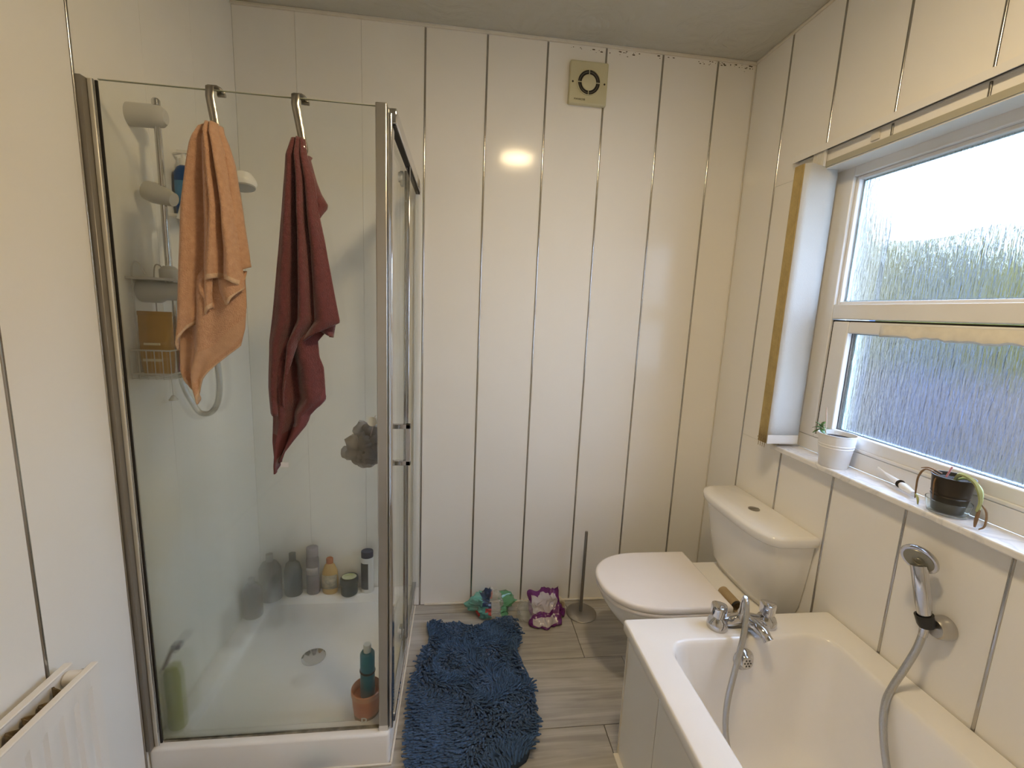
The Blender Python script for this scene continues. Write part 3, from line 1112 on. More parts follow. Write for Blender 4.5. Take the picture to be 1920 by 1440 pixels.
w.tube([(-2.10, -0.625, 1.222), (-2.098, -0.625, 1.155)], 0.0010, 5)
w.lathe([(0.004, 0.012), (0.012, 0.0), (0.012, -0.003), (0.0, -0.004)], (-2.098, -0.625, 1.148), 12)
w.build('suction_cup_cord', M_wire, cad)


def bottle(name, label, cat, c, prof, m, cap=None, capm=None, sx=1.0, sy=1.0, seg=24, lab=None, tilt=None, group=None, rotz=0.0, capname='cap'):
    t = thing(name, label, cat, c, group)
    c = Vector(c)
    MB().lathe(prof, c, seg, (0, 0, 1), sx, sy).build('body', m, t, angle=50)
    if cap:
        MB().lathe(cap, c, seg, (0, 0, 1), 1 if sx == 1 else (sx + 1) / 2, 1 if sy == 1 else (sy + 1) / 2).build(capname, capm, t, angle=50)
    if lab:
        r, z0, z1, a0, a1, lm = lab
        vs, fs = [], []
        n = 12
        for z in (z0, z1):
            for i in range(n + 1):
                a = radians(a0 + (a1 - a0) * i / n)
                vs.append((c.x + r * sx * cos(a), c.y + r * sy * sin(a), c.z + z))
        for i in range(n):
            fs.append((i, i + 1, n + 2 + i, n + 1 + i))
        lo = MB().add(vs, fs).build('label', lm, t)
        s = lo.modifiers.new('sol', 'SOLIDIFY')
        s.thickness = 0.0006
        s.offset = 1
    if tilt:
        t.rotation_euler = tilt
    return t


M_orange = mat('mustard_pouch', (0.50, 0.27, 0.05), 0.5, var=0.15, vscale=20)
# mustard pouch standing in the caddy
pz = 1.228
po = thing('refill_pouch', 'mustard yellow refill pouch standing in the wire caddy', 'pouch', (-2.105, -0.665, pz))
rings = []
for t_, wx, wy in ((0.0, 0.036, 0.014), (0.01, 0.038, 0.022), (0.05, 0.041, 0.022), (0.10, 0.043, 0.014), (0.145, 0.044, 0.005), (0.165, 0.044, 0.0015)):
    rings.append([(-2.105 + p[0], -0.665 + p[1], pz + t_) for p in [(q[0], q[1]) for q in rrect(0, 0, wx, wy, wy * 0.95, 0, 3)]])
MB().loft(rings).build('pouch_body', M_orange, po, angle=60)
MB().box((-2.149, -0.6675, pz + 0.165), (-2.061, -0.6625, pz + 0.177)).build('top_seal', mat('mustard_seal', (0.46, 0.25, 0.05), 0.5, var=0.1), po)
M_pyel = mat('pale_yellow_print', (0.72, 0.62, 0.38), 0.5, var=0.05)
pl_ = MB()
pl_.box((-2.125, -0.6885, pz + 0.085), (-2.085, -0.6845, pz + 0.091))
pl_.build('printed_line', M_pyel, po)
pl_ = MB()
pl_.box((-2.130, -0.6895, pz + 0.040), (-2.080, -0.6865, pz + 0.047))
pl_.build('printed_line', M_pyel, po)
bottle('shampoo_bottle', 'dark grey bottle in the left corner of the wire caddy', 'bottle', (-2.137, -0.59, 1.228), [(0.012, 0), (0.014, 0.004), (0.014, 0.06), (0.008, 0.072)],
       mat('smoky_plastic', (0.10, 0.10, 0.10), 0.3, var=0.1), [(0.008, 0.072), (0.008, 0.085)], M_grey, seg=16)
bottle('shampoo_bottle', 'magenta and lilac bottle at the right end of the wire caddy', 'bottle', (-2.072, -0.60, 1.228), [(0.018, 0), (0.020, 0.004), (0.020, 0.12), (0.012, 0.14)],
       mat('magenta_plastic', (0.42, 0.14, 0.26), 0.35, var=0.1), [(0.012, 0.14), (0.012, 0.165), (0.0, 0.167)], mat('lilac_plastic', (0.45, 0.36, 0.44), 0.35, var=0.05), seg=18)
bottle('shower_gel_bottle', 'pale lilac bottle standing on the caddy rail behind the peach towel', 'bottle', (-2.066, -0.56, 1.497), [(0.012, 0), (0.013, 0.004), (0.013, 0.07), (0.008, 0.08)],
       mat('pale_lilac_plastic', (0.52, 0.46, 0.52), 0.35, var=0.1), [(0.008, 0.08), (0.008, 0.092)], M_white, seg=14)

# corner shelf with blue pump bottle
shf = thing('corner_shelf', 'small white corner shelf on left wall carrying the blue pump bottle', 'shelf', (-RW, -0.42, 1.70))
MB().prism([(-RW, -0.48), (-2.09, -0.475), (-2.065, -0.44), (-2.065, -0.40), (-2.09, -0.365), (-RW, -0.36)], 1.690, 1.700).build('shelf_plate', M_white, shf, bevel=0.002)
MB().prism([(-RW, 1.64), (-RW, 1.690), (-2.09, 1.690)], -0.43, -0.42, 1).build('shelf_bracket', M_white, shf)
bottle('pump_bottle', 'blue bottle with white pump on the corner shelf, half behind the peach towel', 'bottle', (-2.124, -0.44, 1.7002),
       [(0.026, 0), (0.028, 0.004), (0.028, 0.125), (0.020, 0.142), (0.012, 0.148)], mat('royal_blue_plastic', (0.01, 0.07, 0.26), 0.3, var=0.15),
       [(0.012, 0.148), (0.012, 0.168), (0.006, 0.17), (0.006, 0.185)], M_white, lab=(0.0284, 0.03, 0.10, -140, -30, mat('pale_blue_label', (0.08, 0.24, 0.46), 0.4, var=0.1)))
pm = MB()
pm.box((-2.139, -0.448, 1.884), (-2.104, -0.432, 1.893))
pm.tube([(-2.109, -0.44, 1.889), (-2.152, -0.44, 1.882)], 0.004, 8)
pm.build('pump_head', M_white, bpy.data.objects['pump_bottle'])

# ================================================================== BOTTLES ON TRAY LEDGE (behind glass)
TB = TZ + 0.0003
LY = -0.040
bottle('shower_gel_bottle', 'white bottle with navy flat cap and black label at right end of tray ledge', 'bottle', (-1.667, LY, TB),
       [(0.026, 0), (0.028, 0.004), (0.028, 0.175), (0.026, 0.178)], mat('white_bottle', (0.70, 0.70, 0.68), 0.3, var=0.05),
       [(0.0275, 0.178), (0.0275, 0.205), (0.026, 0.207), (0.0, 0.207)], mat('navy_cap', (0.02, 0.025, 0.07), 0.3, var=0.1), 1.0, 0.7,
       lab=(0.0283, 0.02, 0.150, 190, 285, mat('black_label', (0.025, 0.03, 0.035), 0.4, var=0.2)))
jar = thing('cosmetic_jar', 'squat dark green jar with white and lime label on tray ledge', 'jar', (-1.747, LY - 0.012, TB))
MB().lathe([(0.032, 0), (0.037, 0.005), (0.038, 0.045), (0.036, 0.052)], (-1.747, LY - 0.012, TB), 28).build('body', mat('dark_green_plastic', (0.012, 0.025, 0.025), 0.3, var=0.2), jar)
MB().lathe([(0.040, 0.052), (0.041, 0.056), (0.041, 0.078), (0.037, 0.084), (0.0, 0.085)], (-1.747, LY - 0.012, TB), 28).build('lid', mat('dark_lid', (0.02, 0.03, 0.03), 0.3, var=0.2), jar)
MB().lathe([(0.033, 0.085), (0.033, 0.0865), (0.0, 0.087)], (-1.747, LY - 0.012, TB), 24, (0, 0, 1), 1, 0.75).build('label', mat('white_lime_label', (0.70, 0.72, 0.62), 0.5, col2=(0.30, 0.36, 0.04), vscale=22), jar)
bottle('body_wash_bottle', 'golden amber bottle with orange cap and pale label on tray ledge', 'bottle', (-1.836, LY, TB),
       [(0.030, 0), (0.034, 0.005), (0.037, 0.06), (0.034, 0.11), (0.022, 0.142), (0.014, 0.150)], mat('amber_plastic', (0.52, 0.33, 0.10), 0.3, var=0.12),
       [(0.0155, 0.150), (0.0155, 0.172), (0.012, 0.176), (0.0, 0.176)], mat('burnt_orange_cap', (0.40, 0.12, 0.03), 0.4, var=0.1), 1.0, 0.62,
       lab=(0.0372, 0.03, 0.098, 205, 335, mat('pale_printed_label', (0.56, 0.46, 0.32), 0.5, col2=(0.16, 0.17, 0.13), vscale=45)))
bottle('shampoo_bottle', 'tall mauve-grey bottle between the amber bottle and the dark green one', 'bottle', (-1.912, LY, TB),
       [(0.026, 0), (0.029, 0.005), (0.029, 0.17), (0.024, 0.19)], mat('mauve_grey_plastic', (0.22, 0.20, 0.21), 0.35, var=0.25, vscale=25),
       [(0.026, 0.190), (0.026, 0.228), (0.022, 0.232), (0.0, 0.232)], mat('mauve_cap', (0.30, 0.27, 0.28), 0.35, var=0.1), 1.0, 0.7,
       lab=(0.0293, 0.10, 0.135, 200, 330, mat('mauve_label', (0.42, 0.38, 0.38), 0.5, var=0.2, vscale=60)))
bottle('shampoo_bottle', 'dark green-grey bottle with narrow neck, blurred behind the fogged glass', 'bottle', (-1.998, LY - 0.005, TB),
       [(0.034, 0), (0.039, 0.006), (0.039, 0.12), (0.030, 0.155), (0.014, 0.17)], mat('dark_green_grey_plastic', (0.022, 0.034, 0.030), 0.35, var=0.2),
       [(0.014, 0.17), (0.015, 0.172), (0.015, 0.205), (0.0, 0.207)], mat('dark_cap', (0.03, 0.04, 0.04), 0.35, var=0.1), 1.0, 0.75)
bottle('shampoo_bottle', 'wide black bottle nearest the left corner of the tray, heavily blurred by fog', 'bottle', (-2.085, LY - 0.035, TB),
       [(0.042, 0), (0.048, 0.006), (0.048, 0.15), (0.032, 0.180), (0.014, 0.188)], mat('black_bottle', (0.008, 0.009, 0.010), 0.35, var=0.2),
       [(0.014, 0.185), (0.015, 0.187), (0.015, 0.22), (0.0, 0.222)], mat('grey_cap', (0.20, 0.19, 0.19), 0.35, var=0.1), 1.0, 0.8)
bottle('shampoo_bottle', 'short charcoal bottle against the left wall on the tray edge, blurred by fog', 'bottle', (-2.115, -0.185, TB),
       [(0.036, 0), (0.040, 0.006), (0.040, 0.12), (0.026, 0.145), (0.012, 0.15)], mat('charcoal_bottle', (0.010, 0.010, 0.012), 0.35, var=0.2),
       [(0.012, 0.15), (0.013, 0.152), (0.013, 0.175), (0.0, 0.177)], mat('mid_grey_cap', (0.2, 0.2, 0.2), 0.35, var=0.1), 1.0, 0.9)
# tub and bottle in the front right corner
FZ0 = TZ + 0.0003
fx, fy = -1.541, -0.690
pot = thing('scrub_tub', 'orange pink plastic tub in the front right corner of the shower tray', 'tub', (fx, fy, FZ0 - 0.032))
tz = TZ - 0.0300
MB().lathe([(0.034, 0), (0.038, 0.004), (0.044, 0.06), (0.046, 0.096), (0.047, 0.115), (0.045, 0.118), (0.042, 0.112), (0.040, 0.090), (0.0, 0.088)], (fx, fy, tz + 0.004), 28, (0, 0, 1)).build('body', mat('coral_plastic', (0.60, 0.22, 0.11), 0.4, var=0.15, vscale=15), pot)
MB().lathe([(0.0465, 0.098), (0.0485, 0.100), (0.0485, 0.116), (0.0465, 0.118)], (fx, fy, tz + 0.004), 28, cap0=False, cap1=False).build('rim_band', mat('coral_rim', (0.62, 0.30, 0.16), 0.4, var=0.1), pot)
MB().lathe([(0.0400, 0.02), (0.0425, 0.048)], (fx, fy, tz + 0.004), 28, cap0=False, cap1=False).build('label_band', mat('brown_label', (0.28, 0.15, 0.07), 0.5, var=0.3, vscale=40), pot)
text('R', (fx + 0.002, fy - 0.0445, tz + 0.018), 0.045, M_inkw, pot)
bottle('body_wash_bottle', 'turquoise bottle with white cap and black band standing in the orange tub', 'bottle', (fx + 0.004, fy, tz + 0.0925),
       [(0.020, 0), (0.023, 0.004), (0.023, 0.155), (0.018, 0.162)], mat('turquoise_plastic', (0.01, 0.17, 0.24), 0.3, var=0.1),
       [(0.012, 0.160), (0.0125, 0.185), (0.011, 0.188), (0.0, 0.188)], mat('white_cap', (0.70, 0.70, 0.65), 0.35, var=0.03))
bb = MB()
bb.lathe([(0.0236, -0.004), (0.0252, -0.002), (0.0252, 0.002), (0.0236, 0.004)], (fx + 0.004, fy, tz + 0.1845), 24, (0.12, 0.05, 1), cap0=False, cap1=False)
bb.build('black_band', M_black, bpy.data.objects['body_wash_bottle.001'])
# yellow-green bottle by the wall
bottle('shower_gel_bottle', 'tall yellow-green bottle against the wall in the front left corner of the tray', 'bottle', (-2.116, -0.700, TB),
       [(0.026, 0), (0.029, 0.005), (0.029, 0.19), (0.022, 0.215), (0.0, 0.222)], mat('lime_plastic', (0.42, 0.46, 0.16), 0.35, var=0.1), None, None, 0.95, 0.8)
ra = thing('razor', 'grey-blue razor leaning on top of the yellow-green bottle', 'razor', (-2.116, -0.690, TB + 0.222))
MB().tube(spline([(-2.142, -0.700, TB + 0.205), (-2.130, -0.700, TB + 0.232), (-2.118, -0.698, TB + 0.262), (-2.104, -0.697, TB + 0.285)], 5), 0.006, 8).build('razor_handle', mat('mauve_handle', (0.24, 0.17, 0.16), 0.4, var=0.1), ra)
MB().box((-2.112, -0.712, TB + 0.276), (-2.086, -0.688, TB + 0.292)).build('razor_head', mat('grey_blue_plastic', (0.20, 0.22, 0.28), 0.4, var=0.1), ra, bevel=0.003)


# ================================================================== BATH PUFFS (crumpled net scrunchies)
def puff(name, label, c, r, m, seed, n=46, sc=(1, 1, 1)):
    t = thing(name, label, 'bath puff', c)
    rng = random.Random(seed)
    mb = MB()
    for k in range(n):
        d = Vector((rng.gauss(0, 1), rng.gauss(0, 1), rng.gauss(0, 1))).normalized()
        pc = Vector((c[0] + d.x * r * 0.62 * sc[0], c[1] + d.y * r * 0.62 * sc[1], c[2] + d.z * r * 0.62 * sc[2]))
        rr = r * rng.uniform(0.22, 0.36)
        nn, mm = 14, 8
        rings = []
        for j_ in range(1, mm):
            th_ = pi * j_ / mm
            row_ = []
            for i in range(nn):
                ph_ = 2 * pi * i / nn
                v_ = Vector((sin(th_) * cos(ph_), sin(th_) * sin(ph_), cos(th_)))
                row_.append(pc + v_ * rr * (1 + 0.45 * noise.noise(v_ * 1.6 + Vector((k * 3.3, seed, 0)))))
            rings.append(row_)
        mb.loft(rings, False, False)
    o = mb.build('netting', m, t, angle=180)
    return t


M_netg = netting('grey_net', (0.52, 0.49, 0.49), 0.62)
M_netp = netting('pink_net', (0.72, 0.58, 0.60), 0.75)
pg = puff('bath_puff', 'large grey net bath puff hanging inside the shower beside the corner post', (-1.548, -0.655, 1.020), 0.076, M_netg, 1, 44, (1.0, 0.62, 1.1))
MB().tube([(-1.505, -0.690, 1.12), (-1.520, -0.680, 1.07), (-1.530, -0.674, 1.03)], 0.0015, 6).build('loop_cord', M_netp, pg)
MB().lathe([(0.014, 0), (0.014, 0.003), (0.006, 0.008)], (-1.505, -0.7480, 1.12), 14, (0, 1, 0)).build('suction_hook', M_white, pg)
MB().tube([(-1.505, -0.741, 1.12), (-1.505, -0.715, 1.118), (-1.505, -0.69, 1.122)], 0.003, 8).build('hook_arm', M_white, pg)
pp = puff('bath_puff', 'small pale pink net bath puff behind the door handle', (-1.488, -0.655, 0.985), 0.022, M_netp, 2, 40, (0.8, 0.8, 1.3))
MB().tube([(-1.464, -0.655, 1.05), (-1.475, -0.655, 1.03), (-1.486, -0.655, 0.995)], 0.0015, 6).build('loop_cord', M_netp, pp)


# ================================================================== TOWEL HOOKS AND TOWELS
def over_hook(label, x, xb, zb):
    """flat metal strip bent over the glass edge; hangs down outside, leaning to xb at zb"""
    t = thing('towel_hook', label, 'hook', (x, PY, EZ1), 'metal hooks over the shower glass')
    w_ = 0.0095
    top = EZ1 - 0.0028
    path = [(xb, PY - 0.040, zb - 0.018), (xb, PY - 0.036, zb - 0.030), (xb, PY - 0.018, zb - 0.030), (xb - 0.0005, PY - 0.011, zb - 0.018),
            (x, PY - 0.010, top - 0.02), (x + 0.001, PY - 0.009, top + 0.002), (x + 0.004, PY - 0.004, top + 0.006), (x + 0.009, PY + 0.005, top + 0.006),
            (x + 0.015, PY + 0.012, top), (x + 0.017, PY + 0.013, top - 0.006)]
    vs = []
    for p in path:
        vs += [(p[0] - w_, p[1], p[2]), (p[0] + w_, p[1], p[2])]
    fs = [(2 * i, 2 * i + 1, 2 * i + 3, 2 * i + 2) for i in range(len(path) - 1)]
    o = MB().add(vs, fs).build('strip', M_steel, t)
    s = o.modifiers.new('sol', 'SOLIDIFY')
    s.thickness = 0.0022
    MB().lathe([(0.0, -0.009), (0.0045, -0.009), (0.0045, 0.009), (0.0, 0.009)], (x + 0.017, PY + 0.012, top - 0.008), 12, (1, 0, 0)).build('rolled_tip', M_steel, t)
    return t


over_hook('bent metal hook over the glass, carrying the peach towel', -1.879, -1.866, 1.862)
over_hook('bent metal hook over the glass, carrying the maroon towel', -1.681, -1.662, 1.846)


def sheet(name, m, parent, left, right, bottom, ztop, y0, folds, nu=44, nv=70, thick=0.004, ytop=None, zcurve=None, hem=None, hemmat=None, border=None):
    """left/right: tables z->x ; bottom: table u->z ; folds: (u_top, u_bottom, amp, width)"""
    L = sorted([(z, x) for x, z in left])
    R = sorted([(z, x) for x, z in right])
    vs, fs, mi = [], [], []
    zb_all = min(z for _, z in bottom)
    for j in range(nv + 1):
        v = j / nv
        for i in range(nu + 1):
            u = i / nu
            zt = ztop if not zcurve else ztop + interp(zcurve, u)
            zb = interp(bottom, u)
            z = zt + (zb - zt) * v
            xl, xr = interp(L, z), interp(R, z)
            x = xl + (xr - xl) * u
            g = (ztop - z) / max(1e-6, ztop - zb_all)
            d = 0
            for (ut, ub, amp, wd) in folds:
                uc = ut + (ub - ut) * g
                d += 1.65 * amp * math.exp(-((u - uc) / wd) ** 2)
            edge = (1 - (2 * u - 1) ** 4)
            n_ = 0.0035 * noise.noise(Vector((x * 26, z * 14, y0 * 50)))
            y = y0 - d * (0.25 + 0.75 * min(1, g * 4)) - 0.010 * edge - n_
            if g < 0.06:
                y += (0.06 - g) * 0.22
            vs.append((x, y, z))
    for j in range(nv):
        for i in range(nu):
            fs.append((j * (nu + 1) + i, j * (nu + 1) + i + 1, (j + 1) * (nu + 1) + i + 1, (j + 1) * (nu + 1) + i))
            if hem and j >= nv - hem:
                mi.append(2)
            elif border and nv - border[1] <= j < nv - border[0]:
                mi.append(1)
            else:
                mi.append(0)
    mb = MB().add(vs, fs)
    mb.m = mi
    o = mb.build(name, m, parent, angle=180)
    s = o.modifiers.new('sol', 'SOLIDIFY')
    s.thickness = thick
    s.offset = 0
    return o


TY = PY - 0.032
pt = thing('hand_towel', 'peach terry hand towel hanging in folds from the left hook over the glass', 'towel', (-1.875, TY, 1.86))
PM = [M_peach, M_peachb, M_peachh]
# lower layer hanging behind
sheet('lower_fold', PM, pt, [(-1.960, 1.50), (-1.978, 1.38), (-1.984, 1.26), (-1.970, 1.215), (-1.948, 1.172)],
      [(-1.812, 1.50), (-1.812, 1.43), (-1.818, 1.375), (-1.832, 1.325), (-1.90, 1.24), (-1.925, 1.172)],
      [(0.0, 1.235), (0.25, 1.185), (0.42, 1.172), (0.6, 1.20), (1.0, 1.33)], 1.52, TY + 0.004,
      [(0.10, 0.25, -0.012, 0.12), (0.35, 0.45, 0.008, 0.10), (0.8, 0.75, 0.004, 0.15)], 40, 40, hem=2, border=(6, 16))
# main body, left part with the diagonal hem
sheet('front_fold', PM, pt, [(-1.897, 1.856), (-1.916, 1.81), (-1.928, 1.76), (-1.944, 1.675), (-1.960, 1.522), (-1.972, 1.40), (-1.979, 1.31)],
      [(-1.872, 1.862), (-1.868, 1.78), (-1.868, 1.67), (-1.872, 1.57), (-1.884, 1.45), (-1.886, 1.40), (-1.979, 1.305)],
      [(0.0, 1.312), (0.35, 1.362), (0.7, 1.398), (1.0, 1.425)], 1.862, TY - 0.006,
      [(0.15, 0.15, 0.006, 0.12), (0.55, 0.62, -0.012, 0.14), (0.9, 0.95, 0.010, 0.14)], 36, 70, hem=2, zcurve=[(0, -0.012), (0.5, 0), (1, 0)])
# right body ending in the small curled hem
sheet('side_fold', PM, pt, [(-1.880, 1.862), (-1.876, 1.78), (-1.874, 1.67), (-1.884, 1.57), (-1.896, 1.49), (-1.902, 1.46)],
      [(-1.856, 1.862), (-1.842, 1.80), (-1.833, 1.74), (-1.824, 1.658), (-1.816, 1.569), (-1.812, 1.49), (-1.813, 1.47)],
      [(0.0, 1.490), (0.35, 1.500), (0.7, 1.494), (1.0, 1.478)], 1.864, TY - 0.010,
      [(0.2, 0.12, 0.010, 0.14), (0.48, 0.42, -0.010, 0.10), (0.7, 0.75, 0.009, 0.16), (1.0, 0.98, -0.006, 0.08)], 36, 60, hem=2)
# curled bits of hem hanging inside
sheet('curled_hem', PM, pt, [(-1.915, 1.50), (-1.916, 1.47), (-1.905, 1.45), (-1.888, 1.42)], [(-1.886, 1.50), (-1.884, 1.44), (-1.884, 1.41)],
      [(0.0, 1.44), (0.5, 1.43), (1.0, 1.415)], 1.498, TY - 0.002, [(0.3, 0.3, 0.008, 0.3)], 12, 12)
sheet('curled_hem', PM, pt, [(-1.872, 1.50), (-1.870, 1.47), (-1.858, 1.44)], [(-1.812, 1.50), (-1.810, 1.47), (-1.815, 1.455)],
      [(0.0, 1.435), (0.3, 1.432), (0.7, 1.455), (1.0, 1.476)], 1.500, TY - 0.004, [(0.5, 0.5, 0.008, 0.35)], 16, 14, hem=2)
# flap at the back with its pointed tip
sheet('back_fold', PM, pt, [(-1.868, 1.862), (-1.846, 1.78), (-1.838, 1.66), (-1.835, 1.53), (-1.832, 1.510)],
      [(-1.855, 1.864), (-1.838, 1.82), (-1.826, 1.775), (-1.814, 1.66), (-1.801, 1.533), (-1.801, 1.51)],
      [(0.0, 1.510), (1.0, 1.531)], 1.864, TY + 0.014, [(0.5, 0.5, 0.006, 0.3)], 14, 50)

mt = thing('hand_towel', 'maroon terry hand towel hanging in folds from the right hook over the glass', 'towel', (-1.672, TY, 1.846))
MM = [M_maroon, M_maroonb, M_maroonb]
sheet('lower_fold', MM, mt, [(-1.752, 1.36), (-1.762, 1.216), (-1.757, 1.143), (-1.761, 1.068), (-1.756, 0.985)],
      [(-1.620, 1.37), (-1.637, 1.347), (-1.634, 1.305), (-1.624, 1.277), (-1.620, 1.19), (-1.656, 1.150), (-1.660, 1.122), (-1.700, 1.065), (-1.738, 1.008), (-1.744, 0.985)],
      [(0.0, 0.982), (0.3, 0.984), (0.75, 1.02), (1.0, 1.175)], 1.375, TY + 0.002,
      [(0.2, 0.3, 0.008, 0.12), (0.42, 0.55, -0.014, 0.12), (0.72, 0.8, 0.010, 0.16)], 44, 50, border=(5, 14), hem=1)
sheet('front_fold', MM, mt, [(-1.687, 1.845), (-1.697, 1.805), (-1.704, 1.74), (-1.711, 1.666), (-1.738, 1.454), (-1.754, 1.343), (-1.762, 1.22), (-1.758, 1.15)],
      [(-1.657, 1.847), (-1.649, 1.808), (-1.632, 1.747), (-1.624, 1.672), (-1.612, 1.607), (-1.592, 1.488), (-1.578, 1.400), (-1.630, 1.340), (-1.66, 1.2)],
      [(0.0, 1.150), (0.28, 1.145), (0.38, 1.17), (0.55, 1.33), (0.75, 1.362), (1.0, 1.398)], 1.849, TY - 0.006,
      [(0.18, 0.14, 0.009, 0.10), (0.40, 0.30, -0.014, 0.07), (0.55, 0.42, 0.011, 0.08), (0.72, 0.55, -0.009, 0.05), (0.85, 0.75, 0.008, 0.12)], 56, 76, zcurve=[(0, -0.008), (0.4, 0), (1, -0.002)])
sheet('back_fold', MM, mt, [(-1.655, 1.80), (-1.64, 1.70), (-1.635, 1.64)], [(-1.646, 1.80), (-1.632, 1.747), (-1.622, 1.72), (-1.606, 1.694), (-1.622, 1.650), (-1.626, 1.64)],
      [(0.0, 1.645), (0.6, 1.645), (1.0, 1.685)], 1.81, TY + 0.012, [(0.5, 0.5, 0.006, 0.3)], 14, 24)
sheet('inner_fold', MM, mt, [(-1.640, 1.40), (-1.632, 1.376), (-1.612, 1.362)], [(-1.590, 1.40), (-1.594, 1.39), (-1.600, 1.357)],
      [(0.0, 1.372), (0.6, 1.360), (1.0, 1.358)], 1.40, TY + 0.010, [(0.5, 0.5, 0.004, 0.3)], 10, 10)
# care tag
MB().box((-1.742, TY - 0.004, 0.998), (-1.722, TY - 0.002, 1.012)).build('care_tag', M_white, mt)

# pink towel at the left edge of the view, on a wall hook beside the radiator
ptw = thing('bath_towel', 'pink towel on a left-wall hook, just entering the left edge of the picture', 'towel', (-2.10, -1.17, 1.90))
rows_ = []
for k, (z, hw, dx) in enumerate(((1.945, 0.02, 0.02), (1.93, 0.07, 0.03), (1.905, 0.112, 0.037), (1.86, 0.114, 0.038), (1.825, 0.098, 0.037), (1.79, 0.086, 0.037), (1.765, 0.094, 0.038), (1.74, 0.100, 0.038), (1.715, 0.088, 0.037), (1.68, 0.052, 0.033), (1.62, 0.03, 0.03))):
    rows_.append([(-RW + 0.006 + dx + dx * 0.8 * cos(2 * pi * i / 28) * (1 + 0.25 * sin(5 * 2 * pi * i / 28)), -1.146 + hw * sin(2 * pi * i / 28) * (1.0), z) for i in range(28)])
MB().loft(rows_).build('cloth', M_pinkt, ptw, angle=180)
MB().lathe([(0.012, 0), (0.012, 0.004), (0.004, 0.006), (0.004, 0.04), (0.008, 0.045), (0.0, 0.05)], (-RW, -1.160, 1.935), 14, (1, 0, 0.2)).build('wall_hook', M_chrome, ptw)

# ================================================================== RADIATOR (left wall)
rad = thing('radiator', 'white double-panel radiator on the left wall at the bottom left', 'radiator', (-2.11, -1.5, 0.06))
RY0, RY1, RZ0, RZ1 = -2.05, -1.022, 0.08, 0.615


def rad_panel(x, sgn, nm):
    """pressed steel panel with vertical flutes; x = outer face, sgn = outward direction"""
    ys = []
    y = RY1
    pitch = 0.0370
    prof = [(RY1, 0.0)]
    yy = RY1 - 0.022
    while yy - pitch > RY0 + 0.01:
        prof += [(yy, 0.0), (yy - 0.005, -0.0065), (yy - 0.011, -0.0065), (yy - 0.018, 0.0)]
        yy -= pitch
    prof.append((RY0, 0.0))
    zs = [RZ0, RZ0 + 0.040, RZ0 + 0.055, RZ1 - 0.055, RZ1 - 0.040, RZ1]
    dep = [0, 0, 1, 1, 0, 0]
    vs, fs = [], []
    for z, d in zip(zs, dep):
        for (y, q) in prof:
            vs.append((x + sgn * q * d, y, z))
    n = len(prof)
    for j in range(len(zs) - 1):
        for i in range(n - 1):
            fs.append((j * n + i, j * n + i + 1, (j + 1) * n + i + 1, (j + 1) * n + i))
    b = len(vs)
    xi = x - sgn * 0.010
    vs += [(xi, RY1, RZ0), (xi, RY0, RZ0), (xi, RY0, RZ1), (xi, RY1, RZ1)]
    fs.append((b, b + 1, b + 2, b + 3))
    top = [(len(zs) - 1) * n + i for i in range(n)]
    bot = [i for i in range(n)]
    fs.append(tuple(top + [b + 2, b + 3]))
    fs.append(tuple(bot + [b + 1, b]))
    fs.append(tuple([j * n for j in range(len(zs))] + [b + 3, b]))
    fs.append(tuple([j * n + n - 1 for j in range(len(zs))] + [b + 2, b + 1]))
    return MB().add(vs, fs).build(nm, M_rad, rad, angle=30, bevel=0)


rad_panel(-2.066, 1, 'front_panel')
rad_panel(-2.128, -1, 'rear_panel')
MB().box((-2.080, RY0, RZ1 - 0.001), (-2.0645, RY1, RZ1 + 0.004)).build('top_seam', M_rad, rad, bevel=0.002)
MB().box((-2.135, RY0, RZ1 - 0.001), (-2.117, RY1, RZ1 + 0.004)).build('top_seam', M_rad, rad, bevel=0.002)
fn = MB()
vs, fs = [], []
k = 0
y = RY1 - 0.060
while y > RY0 + 0.03:
    a_ = (RY1 - y) * 2 * pi / 0.034
    vs += [(-2.097 + 0.017 * sin(a_), y, RZ0 + 0.04), (-2.097 + 0.017 * sin(a_), y, RZ1 - 0.012 + 0.014 * noise.noise(Vector((y * 30, 0, 0))))]
    y -= 0.004
for i in range(len(vs) // 2 - 1):
    fs.append((2 * i, 2 * i + 2, 2 * i + 3, 2 * i + 1))
fo = fn.add(vs, fs).build('convector_fins', M_rust, rad)
fo['kind'] = 'stuff'
s = fo.modifiers.new('sol', 'SOLIDIFY')
s.thickness = 0.004
MB().lathe([(0.016, -0.017), (0.016, 0.017)], (-2.097, RY1 - 0.022, RZ1 - 0.018), 16, (1, 0, 0)).build('top_boss', M_rad, rad)
MB().lathe([(0.006, 0), (0.006, 0.005), (0.0, 0.006)], (-2.097, RY1 - 0.006, RZ1 - 0.018), 8, (0, 1, 0)).build('bleed_plug', M_sat, rad)
MB().box((-RW + 0.0005, -1.30, 0.2), (-2.134, -1.26, 0.58)).build('wall_bracket', M_rad, rad)
MB().box((-RW + 0.0005, -1.85, 0.2), (-2.134, -1.81, 0.58)).build('wall_bracket', M_rad, rad)
vv = MB()
vv.lathe([(0.011, 0), (0.011, 0.05)], (-2.097, RY1 - 0.005, 0.12), 12, (0, 1, 0))
vv.lathe([(0.016, 0.0), (0.018, 0.02), (0.016, 0.06), (0.010, 0.066)], (-2.097, RY1 + 0.055, 0.10), 14, (0, 0, 1))
vv.tube([(-2.097, RY1 + 0.055, 0.10), (-2.097, RY1 + 0.055, 0.001)], 0.0075, 10)
vv.build('valve', M_white, rad)

# ================================================================== TOILET
toilet = thing('toilet', 'white close-coupled toilet with closed lid against the right wall beyond the bath', 'toilet', (-0.36, -0.483, 0))
TCY = -0.483


